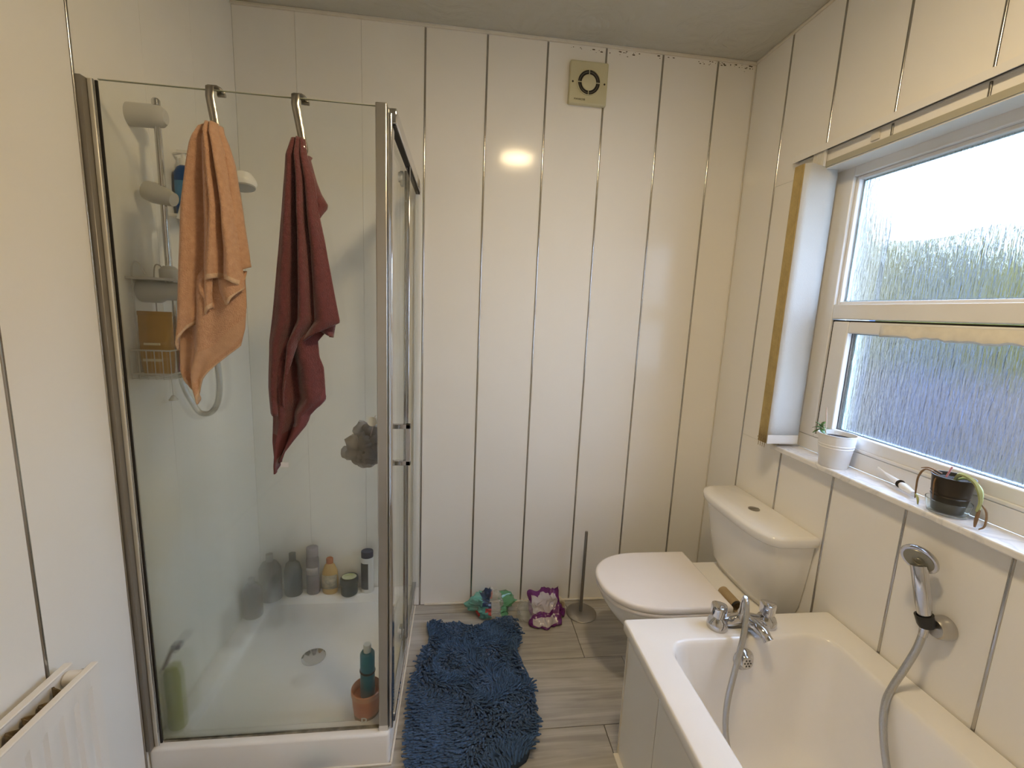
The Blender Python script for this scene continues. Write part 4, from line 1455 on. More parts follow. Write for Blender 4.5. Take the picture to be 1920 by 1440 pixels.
def dring(xf, xb, hw, z, ex=2.3, cyy=TCY, n=40, flat=0.0):
    """D-shaped ring: straight back at xb, superelliptic front reaching xf (xf < xb)"""
    pts = []
    L = xb - xf
    fl = min(L * 0.55, hw * 1.25)
    for i in range(n + 1):
        a = -pi / 2 + pi * i / n
        c, s = cos(a), sin(a)
        px = abs(c) ** (2 / ex)
        py = math.copysign(abs(s) ** (2 / ex), s)
        pts.append((xf + fl - fl * px, cyy + hw * py, z))
    pts.append((xb, cyy + hw, z))
    pts.append((xb, cyy - hw, z))
    return pts


pan = MB()
pan.loft([dring(-0.500, -0.06, 0.105, 0.0), dring(-0.500, -0.06, 0.100, 0.03), dring(-0.505, -0.03, 0.100, 0.12), dring(-0.545, -0.02, 0.120, 0.19),
          dring(-0.610, -0.015, 0.142, 0.26), dring(-0.662, -0.012, 0.163, 0.325), dring(-0.684, -0.012, 0.174, 0.365), dring(-0.684, -0.012, 0.174, 0.380), dring(-0.676, -0.012, 0.170, 0.385)])
pan.build('pan', M_ceram, toilet, angle=50)
MB().loft([dring(-0.694, -0.262, 0.184, 0.387), dring(-0.698, -0.260, 0.187, 0.392), dring(-0.698, -0.260, 0.187, 0.402), dring(-0.696, -0.262, 0.185, 0.4045)]).build('seat', M_seat, toilet, angle=50)
MB().loft([dring(-0.698, -0.260, 0.187, 0.4065), dring(-0.702, -0.258, 0.189, 0.411), dring(-0.702, -0.258, 0.189, 0.424), dring(-0.698, -0.260, 0.186, 0.4295), dring(-0.690, -0.266, 0.180, 0.431)]).build('lid', M_seat, toilet, angle=60)
for s in (-1, 1):
    MB().lathe([(0.011, -0.02), (0.011, 0.02)], (-0.248, TCY + s * 0.075, 0.402), 12, (0, 1, 0)).build('hinge', M_white, toilet)
cist = MB()
CCY = -0.478
cist.loft([dring(-0.110, -0.004, 0.150, 0.386, 3.0, CCY), dring(-0.125, -0.004, 0.186, 0.392, 3.0, CCY), dring(-0.142, -0.004, 0.198, 0.43, 3.2, CCY), dring(-0.165, -0.004, 0.214, 0.55, 3.4, CCY), dring(-0.186, -0.004, 0.226, 0.678, 3.5, CCY)])
cist.build('cistern', M_ceram, toilet, angle=50)
MB().loft([dring(-0.196, -0.003, 0.236, 0.677, 3.4, CCY), dring(-0.202, -0.003, 0.240, 0.682, 3.4, CCY), dring(-0.206, -0.003, 0.242, 0.706, 3.4, CCY), dring(-0.202, -0.003, 0.240, 0.713, 3.4, CCY), dring(-0.188, -0.012, 0.228, 0.718, 3.4, CCY)]).build('cistern_lid', M_ceram, toilet, angle=60)
fb = MB()
fb.lathe([(0.021, 0), (0.021, 0.003), (0.018, 0.004), (0.0, 0.004)], (-0.092, -0.489, 0.7175), 24)
fbo = fb.build('flush_button', M_steel, toilet)
fb2 = MB().box((-0.1115, -0.4896, 0.7212), (-0.0725, -0.4884, 0.7220)).build('button_split', M_dark, toilet)
rollt = thing('toilet_roll_tube', 'brown empty cardboard tube lying on the pan between seat and cistern', 'cardboard tube', (-0.225, -0.60, 0.387))
a, b = Vector((-0.222, -0.550, 0.4085)), Vector((-0.222, -0.645, 0.4085))
ax = (b - a).normalized()
MB().lathe([(0.0205, 0), (0.0205, 0.098), (0.0195, 0.098), (0.0195, 0)], a, 20, ax, cap0=False, cap1=False).build('tube_wall', M_card, rollt)
MB().lathe([(0.0208, 0.088), (0.0208, 0.0985)], a, 20, ax, cap0=False, cap1=False).build('tube_end_band', M_black, rollt)

# ================================================================== BATH
bath = thing('bathtub', 'white acrylic bathtub along the right wall under the window', 'bathtub', (-0.36, -1.54, 0))
BX0, BX1, BY0, BY1, BZ = -0.722, -0.0035, -2.29, -0.795, 0.495
bx, by = (BX0 + BX1) / 2, (BY0 + BY1) / 2
bhx, bhy = (BX1 - BX0) / 2, (BY1 - BY0) / 2
# inner opening
ix0, ix1, iy0, iy1 = -0.632, -0.098, -2.19, -0.893
icx, icy, ihx, ihy = (ix0 + ix1) / 2, (iy0 + iy1) / 2, (ix1 - ix0) / 2, (iy1 - iy0) / 2
n = 8
rg = [rrect(bx, by, bhx - 0.012, bhy - 0.012, 0.006, BZ - 0.036, n), rrect(bx, by, bhx - 0.002, bhy - 0.002, 0.008, BZ - 0.036, n), rrect(bx, by, bhx, bhy, 0.008, BZ - 0.032, n), rrect(bx, by, bhx, bhy, 0.008, BZ - 0.006, n), rrect(bx, by, bhx - 0.002, bhy - 0.002, 0.008, BZ - 0.0015, n), rrect(bx, by, bhx - 0.006, bhy - 0.006, 0.01, BZ, n)]
prev = None
for (d, z, r) in ((-0.004, BZ, 0.070), (0.0, BZ - 0.001, 0.070), (0.004, BZ - 0.004, 0.068), (0.008, BZ - 0.012, 0.066), (0.012, BZ - 0.03, 0.064), (0.030, 0.35, 0.07), (0.048, 0.22, 0.075), (0.060, 0.165, 0.08), (0.080, 0.130, 0.09), (0.115, 0.112, 0.09), (0.16, 0.108, 0.08)):
    rg.append(rrect(icx, icy, ihx - d, ihy - d * 1.0, r, z, n))
MB().loft(rg, False, True).build('tub', M_acry, bath, angle=60)
# bath panels
bp_ = MB()
bp_.box((-0.702, BY0 + 0.01, 0.0), (-0.694, -1.025, BZ - 0.036))
bp_.build('side_panel', M_pvc, bath, bevel=0.001, bseg=1)
MB().box((-0.702, -1.022, 0.0), (-0.694, -0.806, BZ - 0.036)).build('side_panel', M_pvc, bath, bevel=0.001, bseg=1)
MB().box((-0.7005, -1.0252, 0.0), (-0.698, -1.0218, BZ - 0.036)).build('joint_strip', M_strip, bath)
MB().box((-0.706, -0.808, 0.0), (-0.690, -0.801, BZ - 0.036)).build('corner_trim', M_trim, bath, bevel=0.001, bseg=1)
MB().box((-0.690, -0.808, 0.0), (-0.004, -0.800, BZ - 0.036)).build('end_panel', M_pvc, bath, bevel=0.001, bseg=1)
MB().box((-0.720, -1.30, 0.0), (-0.702, -0.806, 0.006)).build('sealant_bead', M_trim, bath, bevel=0.002)
# overflow
OV = Vector((-0.380, -0.9085, 0.432))
ax = Vector((0, -1, 0.14)).normalized()
MB().lathe([(0.033, -0.002), (0.034, 0.003), (0.030, 0.008), (0.020, 0.016), (0.0185, 0.022), (0.015, 0.024), (0.0, 0.024)], OV, 28, ax).build('overflow_cover', M_chrome, bath, angle=50)
q = Vector((0, 0, 1)).rotation_difference(ax)
hh = MB()
for k in range(7):
    rr, aa = (0.0095, k * pi / 3) if k < 6 else (0, 0)
    p = OV + q @ Vector((rr * cos(aa), rr * sin(aa), 0.0242))
    hh.lathe([(0.0026, 0), (0.0022, 0.0006)], p, 8, ax)
hh.build('overflow_holes', M_black, bath)

# ---- bath mixer tap
tap = thing('bath_mixer_tap', 'chrome bath mixer tap with two knobs on the far rim of the bath', 'tap', (-0.352, -0.848, BZ))
TCX, TCYY = -0.352, -0.846
for s in (-1, 1):
    c = (TCX + s * 0.083, TCYY, BZ)
    MB().lathe([(0.031, 0.0), (0.032, 0.003), (0.031, 0.016), (0.026, 0.028), (0.016, 0.034), (0.013, 0.042)], c, 24).build('pillar', M_chrome, tap, angle=50)
    kn = MB()
    prof = [(0.012, 0.038), (0.022, 0.041), (0.0235, 0.068), (0.0215, 0.075), (0.014, 0.078), (0.0, 0.0785)]
    rings = []
    for r, h in prof:
        rings.append([(c[0] + r * (1 + 0.09 * cos(3 * 2 * pi * i / 30)) * cos(2 * pi * i / 30), c[1] + r * (1 + 0.09 * cos(3 * 2 * pi * i / 30)) * sin(2 * pi * i / 30), c[2] + h) for i in range(30)])
    kn.loft(rings)
    kn.build('knob', M_chrome, tap, angle=50)
bd = MB()
bd.tube(spline([(TCX - 0.075, TCYY, BZ + 0.018), (TCX - 0.04, TCYY, BZ + 0.020), (TCX, TCYY, BZ + 0.028), (TCX + 0.04, TCYY, BZ + 0.020), (TCX + 0.075, TCYY, BZ + 0.018)], 5),
        [0.0165] * 5 + [0.018] * 5 + [0.023] + [0.018] * 5 + [0.0165] * 5, 18)
bd.build('body', M_chrome, tap)
spt = MB()
spt.tube(spline([(TCX, TCYY, BZ + 0.030), (TCX + 0.008, TCYY - 0.035, BZ + 0.034), (TCX + 0.020, TCYY - 0.070, BZ + 0.030), (TCX + 0.026, TCYY - 0.090, BZ + 0.016)], 6),
         [0.018 - 0.003 * i / 18 for i in range(15)] + [0.014, 0.0145, 0.015, 0.0155], 16)
spt.build('spout', M_chrome, tap)
MB().lathe([(0.016, 0.0), (0.017, 0.010), (0.012, 0.022), (0.010, 0.036), (0.012, 0.040), (0.012, 0.050), (0.006, 0.054)], (TCX + 0.004, TCYY + 0.004, BZ + 0.034), 18).build('diverter_knob', M_chrome, tap, angle=50)
rz = MB()
rz.tube(spline([(TCX - 0.010, TCYY - 0.008, BZ + 0.026), (TCX - 0.017, TCYY - 0.018, BZ + 0.070), (TCX - 0.020, TCYY - 0.024, BZ + 0.105), (TCX - 0.0215, TCYY - 0.030, BZ + 0.121)], 6),
        [0.011] * 6 + [0.0095] * 6 + [0.0085] * 5 + [0.0065, 0.005], 12)
rz.build('hose_outlet', M_chrome, tap)
bh = thing('bath_shower_hose', 'grey metal shower hose looping from the bath tap into the bathtub', 'hose', (TCX, TCYY, BZ))
hp = [(-0.3735, -0.8765, 0.610), (-0.376, -0.886, 0.598), (-0.384, -0.903, 0.562), (-0.402, -0.925, 0.515), (-0.432, -0.950, 0.440), (-0.462, -0.975, 0.345), (-0.470, -1.000, 0.262), (-0.445, -1.015, 0.175),
      (-0.40, -1.03, 0.128), (-0.33, -1.07, 0.118), (-0.26, -1.16, 0.118), (-0.22, -1.28, 0.118), (-0.19, -1.36, 0.13), (-0.175, -1.30, 0.20), (-0.155, -1.20, 0.30), (-0.140, -1.145, 0.40), (-0.122, -1.120, 0.465), (-0.100, -1.112, 0.508),
      (-0.076, -1.112, 0.560), (-0.056, -1.115, 0.620), (-0.046, -1.116, 0.672)]
MB().tube(spline(hp, 8), 0.0085, 12).build('hose', M_hose, bh)
MB().lathe([(0.0095, 0), (0.0105, 0.02), (0.009, 0.03)], (-0.047, -1.116, 0.662), 12, (0, 0, 1)).build('end_nut', M_chrome, bh)

# ---- chrome hand shower in its wall bracket
hbk = thing('shower_bracket', 'round chrome wall bracket holding the hand shower above the bath', 'bracket', (0, -1.112, 0.70))
bk = MB()
bk.lathe([(0.030, 0.0), (0.030, 0.010), (0.027, 0.026), (0.022, 0.034)], (-0.0005, -1.128, 0.692), 24, (-1, 0, 0.0))
bk.build('wall_disc', M_sat, hbk, angle=40)
cr = MB()
cr.lathe([(0.0165, -0.018), (0.0195, -0.010), (0.0205, 0.014), (0.0165, 0.014), (0.0125, -0.018)], (-0.047, -1.114, 0.706), 20, (-0.25, 0.22, 1), cap0=False, cap1=False)
cr.build('cradle', M_black, hbk, angle=40)
hsw = thing('hand_shower', 'chrome hand shower resting in the wall bracket above the bath', 'hand shower', (-0.05, -1.11, 0.70))
ht = MB()
ht.tube(spline([(-0.046, -1.116, 0.682), (-0.050, -1.112, 0.72), (-0.058, -1.104, 0.77), (-0.064, -1.096, 0.815), (-0.066, -1.088, 0.845)], 6),
        [0.0105 + 0.0075 * min(1, i / 10) for i in range(25)], 16)
ht.build('handle', M_chrome, hsw)
ha = Vector((-0.84, -0.50, -0.22)).normalized()
hc = Vector((-0.058, -1.080, 0.858))
MB().lathe([(0.008, -0.022), (0.026, -0.017), (0.035, -0.006), (0.037, 0.003), (0.034, 0.008), (0.0, 0.009)], hc, 28, ha, 0.9, 1.15).build('head', M_chrome, hsw, angle=50)
fc = MB()
fc.lathe([(0.029, 0.009), (0.028, 0.0105), (0.012, 0.0105), (0.011, 0.0095), (0.006, 0.0095), (0.005, 0.011), (0.0, 0.011)], hc, 24, ha, 0.9, 1.15)
fc.build('spray_face', mat('grey_spray_face', (0.28, 0.27, 0.22), 0.35, 0.5, var=0.1), hsw)

# ================================================================== TOILET ROLL STAND
st = thing('toilet_roll_stand', 'chrome toilet roll stand, an empty pole on a round base by the back wall', 'stand', (-0.638, -0.105, 0))
MB().lathe([(0.073, 0), (0.074, 0.003), (0.070, 0.006), (0.02, 0.009), (0.0, 0.009)], (-0.638, -0.105, 0.0005), 36).build('base', M_steel, st)
MB().lathe([(0.0075, 0), (0.0075, 0.415), (0.006, 0.420), (0.0, 0.421)], (-0.640, -0.100, 0.008), 16).build('pole', M_steel, st)


# ================================================================== PLASTIC PACKAGING ON THE FLOOR
def crumple(mb, c, rad3, seed, nu=30, nv=20, amp=0.35, matfn=None, seam=0.0):
    c = Vector(c)
    vs, fs, mi = [], [], []
    for j in range(nv + 1):
        th = pi * j / nv
        for i in range(nu):
            ph = 2 * pi * i / nu
            d = Vector((sin(th) * cos(ph), sin(th) * sin(ph), cos(th)))
            p1 = d * 1.7 + Vector((seed * 7.1, seed * 3.3, seed))
            k = 1 + amp * (noise.noise(p1) + 0.6 * abs(noise.noise(p1 * 2.3)) - 0.5 * abs(noise.noise(p1 * 4.1)))
            p = Vector((d.x * rad3[0] * k, d.y * rad3[1] * k, d.z * rad3[2] * k))
            if c.z + p.z < 0.003:
                p.z = 0.003 - c.z
            vs.append(c + p)
    for j in range(nv):
        for i in range(nu):
            i2 = (i + 1) % nu
            fs.append((j * nu + i, j * nu + i2, (j + 1) * nu + i2, (j + 1) * nu + i))
            q = (vs[j * nu + i] + vs[(j + 1) * nu + i2]) / 2
            mi.append(matfn(q) if matfn else 0)
    mb.add(vs, fs)
    mb.m[-len(mi):] = mi


bag = thing('plastic_packaging', 'crumpled teal and clear plastic wrapper on the floor by the back wall', 'packaging', (-1.07, -0.09, 0))
Fa, Fb, Fc, Fd, Fe = film('teal_film', (0.16, 0.46, 0.42), 0.72), film('navy_printed_film', (0.03, 0.05, 0.12), 0.9), film('clear_film', (0.70, 0.72, 0.70), 0.30, 0.08), film('green_film', (0.10, 0.32, 0.15), 0.72), film('red_printed_film', (0.60, 0.08, 0.07), 0.9)


def bagm(q):
    x, z = q.x + 0.015 * noise.noise(q * 30), q.z + 0.015 * noise.noise(q * 30 + Vector((9, 0, 0)))
    if -1.125 < x < -1.085 and z > 0.075:
        return 1
    if -1.100 < x < -1.075 and 0.045 < z < 0.075:
        return 4
    if -1.165 < x < -1.14 and z < 0.035:
        return 4
    if x < -1.085:
        return 0
    if x > -1.035:
        return 3
    return 2


b1 = MB()
crumple(b1, (-1.085, -0.085, 0.052), (0.095, 0.060, 0.062), 1.0, 44, 30, 0.5, bagm)
b1.build('crumpled_film', [Fa, Fb, Fc, Fd, Fe], bag, angle=25)
bag2 = thing('plastic_packaging', 'crumpled purple and white toilet roll wrapper beside the roll stand', 'packaging', (-0.85, -0.12, 0))
Fp, Fw = film('purple_film', (0.13, 0.02, 0.16), 0.95, 0.25), film('white_printed_film', (0.50, 0.46, 0.50), 0.92, 0.2)
# folded wrapper: a wavy quilt-like sheet standing against the wall
b2 = MB()
vs, fs, mi = [], [], []
nu, nv = 36, 30
for j in range(nv + 1):
    for i in range(nu + 1):
        u, v = i / nu, j / nv
        x = -0.905 + 0.150 * u + 0.014 * noise.noise(Vector((u * 4, v * 5, 2)))
        z = 0.006 + 0.118 * v * (0.86 + 0.2 * u) + 0.010 * noise.noise(Vector((u * 5, v * 3, 5)))
        y = -0.190 + 0.120 * v + 0.030 * noise.noise(Vector((u * 3.1, v * 3.3, 8))) + 0.012 * abs(noise.noise(Vector((u * 8, v * 8, 1)))) - 0.02 * sin(pi * u)
        vs.append((x, min(y, -0.015), max(z, 0.004)))
for j in range(nv):
    for i in range(nu):
        fs.append((j * (nu + 1) + i, j * (nu + 1) + i + 1, (j + 1) * (nu + 1) + i + 1, (j + 1) * (nu + 1) + i))
        u, v = (i + .5) / nu, (j + .5) / nv
        e = 0.02 * noise.noise(Vector((u * 6, v * 6, 4)))
        border = u < 0.10 + e or u > 0.88 + e or v > 0.88 + e or v < 0.07 + e or 0.26 + e < v < 0.40 + e
        mi.append(0 if border else 1)
b2.add(vs, fs)
b2.m = mi
wo2 = b2.build('printed_wrap', [Fp, Fw], bag2, angle=30)
s = wo2.modifiers.new('sol', 'SOLIDIFY')
s.thickness = 0.0015
b3 = MB()
crumple(b3, (-0.915, -0.130, 0.040), (0.045, 0.05, 0.045), 3.0, 26, 16, 0.4)
b3.build('clear_wrap', film('clear_wrap_film', (0.62, 0.64, 0.62), 0.28, 0.08), bag2, angle=25)
ring_pts = MB()
vs = []
pr = [(-0.775, -0.105, 0.085), (-0.765, -0.10, 0.06), (-0.75, -0.10, 0.035), (-0.735, -0.12, 0.018), (-0.78, -0.15, 0.02), (-0.83, -0.17, 0.02)]
ring_pts.tube(spline(pr, 5), [0.010 + 0.006 * abs(sin(i * 1.3)) for i in range(26)], 7)
ring_pts.build('twisted_edge', mat('purple_plastic', (0.12, 0.015, 0.13), 0.3, var=0.3, vscale=40), bag2, angle=30)
tr = thing('toilet_roll', 'small almost empty cream toilet roll on the floor beside the purple wrapper', 'toilet roll', (-0.738, -0.062, 0))
a = Vector((-0.748, -0.048, 0.030))
MB().lathe([(0.020, 0), (0.027, 0.001), (0.027, 0.040), (0.020, 0.041), (0.0195, 0.0)], a, 20, Vector((0.25, -1, 0.1)), cap0=False, cap1=False).build('paper', mat('cream_paper', (0.60, 0.54, 0.40), 0.9, var=0.1), tr)
MB().lathe([(0.0195, 0.002), (0.0195, 0.039), (0.008, 0.0385), (0.0078, 0.02)], a, 18, Vector((0.25, -1, 0.1)), cap0=False, cap1=False).build('core', M_card, tr)

tl = thing('bath_sponge', 'turquoise and dark blue sponge on the floor in front of the shower tray', 'sponge', (-1.69, -0.835, 0))
MB().loft([rrect(-1.682, -0.838, 0.058, 0.030, 0.02, z) for z in (0.0005, 0.004, 0.018)]).build('scouring_pad', mat('dark_blue_pad', (0.03, 0.10, 0.20), 0.9, var=0.2, bump=0.5, bscale=300), tl, bevel=0.002)
MB().loft([rrect(-1.668, -0.838, 0.044, 0.029, 0.02, z) for z in (0.018, 0.022, 0.036)]).build('foam', mat('turquoise_foam', (0.03, 0.30, 0.36), 0.9, var=0.1, bump=0.5, bscale=200), tl, bevel=0.003)

# ================================================================== BATH MAT
rug = thing('bath_mat', 'rumpled dark blue chenille bath mat on the floor beside the shower', 'bath mat', (-1.18, -0.5, 0))
ML = [(-0.90, -1.350), (-0.87, -1.374), (-0.825, -1.383), (-0.70, -1.396), (-0.548, -1.402), (-0.44, -1.398), (-0.36, -1.380), (-0.30, -1.366), (-0.24, -1.364), (-0.19, -1.374), (-0.150, -1.365)]
MR = [(-0.90, -1.20), (-0.87, -1.17), (-0.845, -1.07), (-0.81, -1.010), (-0.75, -0.985), (-0.669, -0.962), (-0.579, -0.955), (-0.50, -0.962), (-0.43, -0.978), (-0.38, -0.996), (-0.34, -0.988), (-0.27, -0.972), (-0.19, -0.978), (-0.150, -0.99)]


def mat_z(x, y):
    z = 0.010
    z += 0.030 * math.exp(-(((x + 1.00) / 0.07) ** 2 + ((y + 0.21) / 0.07) ** 2))          # raised corner against the wrapper
    z += 0.018 * max(0, noise.noise(Vector((x * 7, y * 6, 0.3)))) + 0.008
    z += 0.020 * math.exp(-(((x + 1.02 + 0.35 * (y + 0.3)) / 0.022) ** 2)) * math.exp(-((y + 0.36) / 0.15) ** 2)
    z += 0.016 * math.exp(-(((x + 1.14 - 0.3 * (y + 0.5)) / 0.03) ** 2)) * math.exp(-((y + 0.5) / 0.2) ** 2)
    z += 0.016 * math.exp(-(((x + 1.02) / 0.05) ** 2 + ((y + 0.80) / 0.04) ** 2))
    return z


nu, nv = 40, 60
vs, fs = [], []
for j in range(nv + 1):
    y = -0.90 + 0.75 * j / nv
    for i in range(nu + 1):
        u = i / nu
        x = interp(ML, y) * (1 - u) + interp(MR, y) * u
        y2 = y + (-0.03 * sin(pi * u) if j > nv - 8 else 0) * (j - (nv - 8)) / 8
        vs.append((x, y2, mat_z(x, y2) - 0.004 if 0 < i < nu and 0 < j < nv else 0.004))
for j in range(nv):
    for i in range(nu):
        fs.append((j * (nu + 1) + i, j * (nu + 1) + i + 1, (j + 1) * (nu + 1) + i + 1, (j + 1) * (nu + 1) + i))
bo = MB().add(vs, fs).build('backing', mat('dark_blue_backing', (0.035, 0.06, 0.11), 0.95, var=0.2), rug, angle=180)
s = bo.modifiers.new('sol', 'SOLIDIFY')
s.thickness = 0.003
s.offset = -1
# chenille noodles
rng = random.Random(21)
vs, fs = [], []
yy = -0.895
rowi = 0
while yy < -0.150:
    xl, xr = interp(ML, yy), interp(MR, yy)
    nx_ = int((xr - xl) / 0.0092)
    for k in range(nx_ + 1):
        x = xl + (xr - xl) * k / nx_ + rng.uniform(-0.002, 0.002)
        u = k / nx_
        y = yy + rng.uniform(-0.002, 0.002)
        if y > -0.25:
            y += -0.03 * sin(pi * u) * (y + 0.25) / 0.10
        # lay direction: calm rows at the lower left, whorled elsewhere
        calm = max(0, min(1, (-0.42 - y) * 6)) * max(0, min(1, (-1.19 - x) * 12 + 0.6))
        a1 = 6.28 * noise.noise(Vector((x * 5.5, y * 5.5, 0.5))) * 1.4 + rng.gauss(0, 0.45)
        a0 = -2.9 + rng.gauss(0, 0.15)
        an = a0 * calm + a1 * (1 - calm)
        d = Vector((cos(an), sin(an), 0))
        h = 0.013 * (1 - 0.25 * calm) * rng.uniform(0.8, 1.25)
        lean = rng.uniform(0.6, 1.2) * 0.026
        r = 0.0046
        base = Vector((x, y, mat_z(x, y) - 0.003))
        ctl = [base, base + Vector((0, 0, h * 0.75)) + d * lean * 0.35, base + Vector((0, 0, h)) + d * lean]
        rad_ = [r * 0.9, r, r * 0.65]
        side = Vector((-d.y, d.x, 0))
        b0 = len(vs)
        for c_, rr_, nn_ in zip(ctl, rad_, (0, 1, 2)):
            upv = Vector((0, 0, 1)) if nn_ == 2 else d
            for q_ in range(5):
                t_ = 2 * pi * q_ / 5
                vs.append(c_ + side * rr_ * cos(t_) + (upv if nn_ < 2 else (Vector((0, 0, 1)) - d * 0.4).normalized()) * rr_ * sin(t_))
        tip = ctl[2] + d * r * 0.6
        vs.append(tip)
        for l_ in range(2):
            for q_ in range(5):
                q2 = (q_ + 1) % 5
                fs.append((b0 + l_ * 5 + q_, b0 + l_ * 5 + q2, b0 + (l_ + 1) * 5 + q2, b0 + (l_ + 1) * 5 + q_))
        for q_ in range(5):
            fs.append((b0 + 10 + q_, b0 + 10 + (q_ + 1) % 5, b0 + 15))
    yy += 0.0082
    rowi += 1
pile = MB()
pile.add(vs, fs)
plo_ = pile.build('chenille_pile', M_mat, rug, angle=180)
plo_['kind'] = 'stuff'

# ================================================================== VERTICAL BLIND
bl = thing('vertical_blind', 'vertical blind drawn to the left of the window, rail along its top', 'blind', (-0.03, -0.48, 2.05))
rl = MB()
# rail cross-section with slot below
for (x0, x1, z0, z1) in ((-0.022, -0.019, 2.046, 2.068), (-0.019, -0.001, 2.065, 2.068), (-0.003, -0.001, 2.046, 2.065)):
    rl.box((x0, -1.75, z0), (x1, -0.352, z1))
rl.build('head_rail', M_white, bl)
MB().box((-0.019, -1.75, 2.050), (-0.003, -0.356, 2.054)).build('rail_slot', M_black, bl)
MB().box((-0.024, -0.352, 2.044), (-0.0005, -0.346, 2.070)).build('end_cap', M_white, bl, bevel=0.001)
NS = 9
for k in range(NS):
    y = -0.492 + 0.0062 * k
    m_ = M_blindw if k == 0 else M_blindt  # front slat in white fabric, the slats behind it in tan
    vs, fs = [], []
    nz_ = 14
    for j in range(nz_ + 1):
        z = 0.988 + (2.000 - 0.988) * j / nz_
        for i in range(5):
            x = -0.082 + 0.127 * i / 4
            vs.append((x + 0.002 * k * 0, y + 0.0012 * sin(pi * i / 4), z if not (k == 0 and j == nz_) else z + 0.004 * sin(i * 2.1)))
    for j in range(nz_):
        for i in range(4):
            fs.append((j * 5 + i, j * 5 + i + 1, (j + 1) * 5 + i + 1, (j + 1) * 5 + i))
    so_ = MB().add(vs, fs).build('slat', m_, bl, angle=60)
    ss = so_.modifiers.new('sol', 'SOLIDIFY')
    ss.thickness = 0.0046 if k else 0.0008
    if k:
        pass
# weight pocket at the foot of the front slat, hanger at its head
MB().box((-0.082, -0.4955, 0.988), (0.045, -0.4925, 1.022)).build('weight_pocket', M_white, bl, bevel=0.001)
for k in range(NS):
    hgk = MB()
    y = -0.492 + 0.0062 * k
    hgk.box((-0.016, y - 0.001, 1.995), (-0.006, y + 0.001, 2.051))
    hgk.build('slat_hanger', M_white, bl)
# bead chains
for (x, m_, nm) in ((0.049, M_chain, 'bead_chain'),):
    for row in range(2):
        c_ = MB()
        for b_ in range(9):
            c_.lathe([(0.0004, -0.0018), (0.0018, 0), (0.0004, 0.0018)], (x + row * 0.006, -0.493 + row * 0.004, 1.020 - 0.0045 * b_), 6)
        c_.build(nm, m_, bl)
for row in range(4):
    c_ = MB()
    for b_ in range(9):
        c_.lathe([(0.0004, -0.002), (0.0021, 0), (0.0004, 0.002)], (-0.086, -0.488 + 0.0115 * row, 1.016 - 0.0052 * b_), 6)
    for b_ in range(3):
        c_.lathe([(0.0004, -0.002), (0.0018, 0), (0.0004, 0.002)], (-0.086, -0.488 + 0.0115 * row + 0.004 * b_, 0.984 + 0.010 * b_), 6)
    c_.build('bead_chain', M_chainb, bl)
# rail fixing bracket
MB().box((-0.006, -0.690, 2.018), (-0.0002, -0.662, 2.046)).build('rail_bracket', M_trim, bl, bevel=0.001)

# ================================================================== SILL ITEMS
SZ = 0.9753
wp = thing('plant_pot', 'white metal pot with two raised rings and a tiny green plant, left end of sill', 'plant pot', (0.016, -0.705, SZ))
px_, py_ = 0.012, -0.703
MB().lathe([(0.040, 0), (0.042, 0.002), (0.0495, 0.066), (0.0508, 0.0665), (0.0510, 0.069), (0.0500, 0.070), (0.0505, 0.075), (0.0518, 0.0755), (0.052, 0.078), (0.051, 0.079), (0.0545, 0.110), (0.0565, 0.111), (0.0565, 0.113), (0.0535, 0.113), (0.050, 0.090), (0.0, 0.088)], (px_, py_, SZ), 36).build('pot', M_potw, wp, angle=40)
MB().lathe([(0.0515, 0.0985), (0.03, 0.1), (0.0, 0.0975)], (px_, py_, SZ), 20).build('soil', M_soil, wp)
stem = [(px_ - 0.012, py_ + 0.030, SZ + 0.098), (px_ - 0.012, py_ + 0.045, SZ + 0.118), (px_ - 0.012, py_ + 0.058, SZ + 0.126)]
MB().tube(spline(stem, 5), 0.0022, 7).build('stem', M_leaf, wp)
rng = random.Random(4)


def leaf(mb, base, d, length, width, droop=0.3):
    d = Vector(d).normalized()
    side = d.cross(Vector((0, 0, 1)))
    if side.length < 0.1:
        side = Vector((1, 0, 0))
    side.normalize()
    n_ = 6
    vs, fs = [], []
    for k in range(n_ + 1):
        t_ = k / n_
        wd = width * sin(pi * min(0.97, 0.12 + t_ * 0.85)) * 0.5
        c_ = Vector(base) + d * length * t_ - Vector((0, 0, droop * length * t_ * t_))
        vs += [c_ - side * wd + Vector((0, 0, 0.1 * wd)), c_, c_ + side * wd + Vector((0, 0, 0.1 * wd))]
    for k in range(n_):
        for q_ in (0, 1):
            fs.append((3 * k + q_, 3 * k + q_ + 1, 3 * k + q_ + 4, 3 * k + q_ + 3))
    mb.add(vs, fs)


ctr = Vector((px_ - 0.012, py_ + 0.060, SZ + 0.127))
for k in range(11):
    a = k * 2.4
    el = 0.9 - 0.14 * k
    lb = MB()
    leaf(lb, ctr - Vector((0, 0, 0.0015 * k)), (cos(a) * cos(el), sin(a) * cos(el), sin(el)), 0.024 + 0.006 * rng.random(), 0.013, 0.3)
    lo_ = lb.build('leaf', M_leaf, wp, angle=60)
    s = lo_.modifiers.new('sol', 'SOLIDIFY')
    s.thickness = 0.0012
MB().tube([(px_ - 0.020, py_ + 0.025, SZ + 0.095), (px_ - 0.022, py_ + 0.033, SZ + 0.16), (px_ - 0.021, py_ + 0.040, SZ + 0.195)], 0.0014, 6).build('wooden_stick', mat('pale_wood', (0.60, 0.45, 0.36), 0.7, var=0.1), wp)

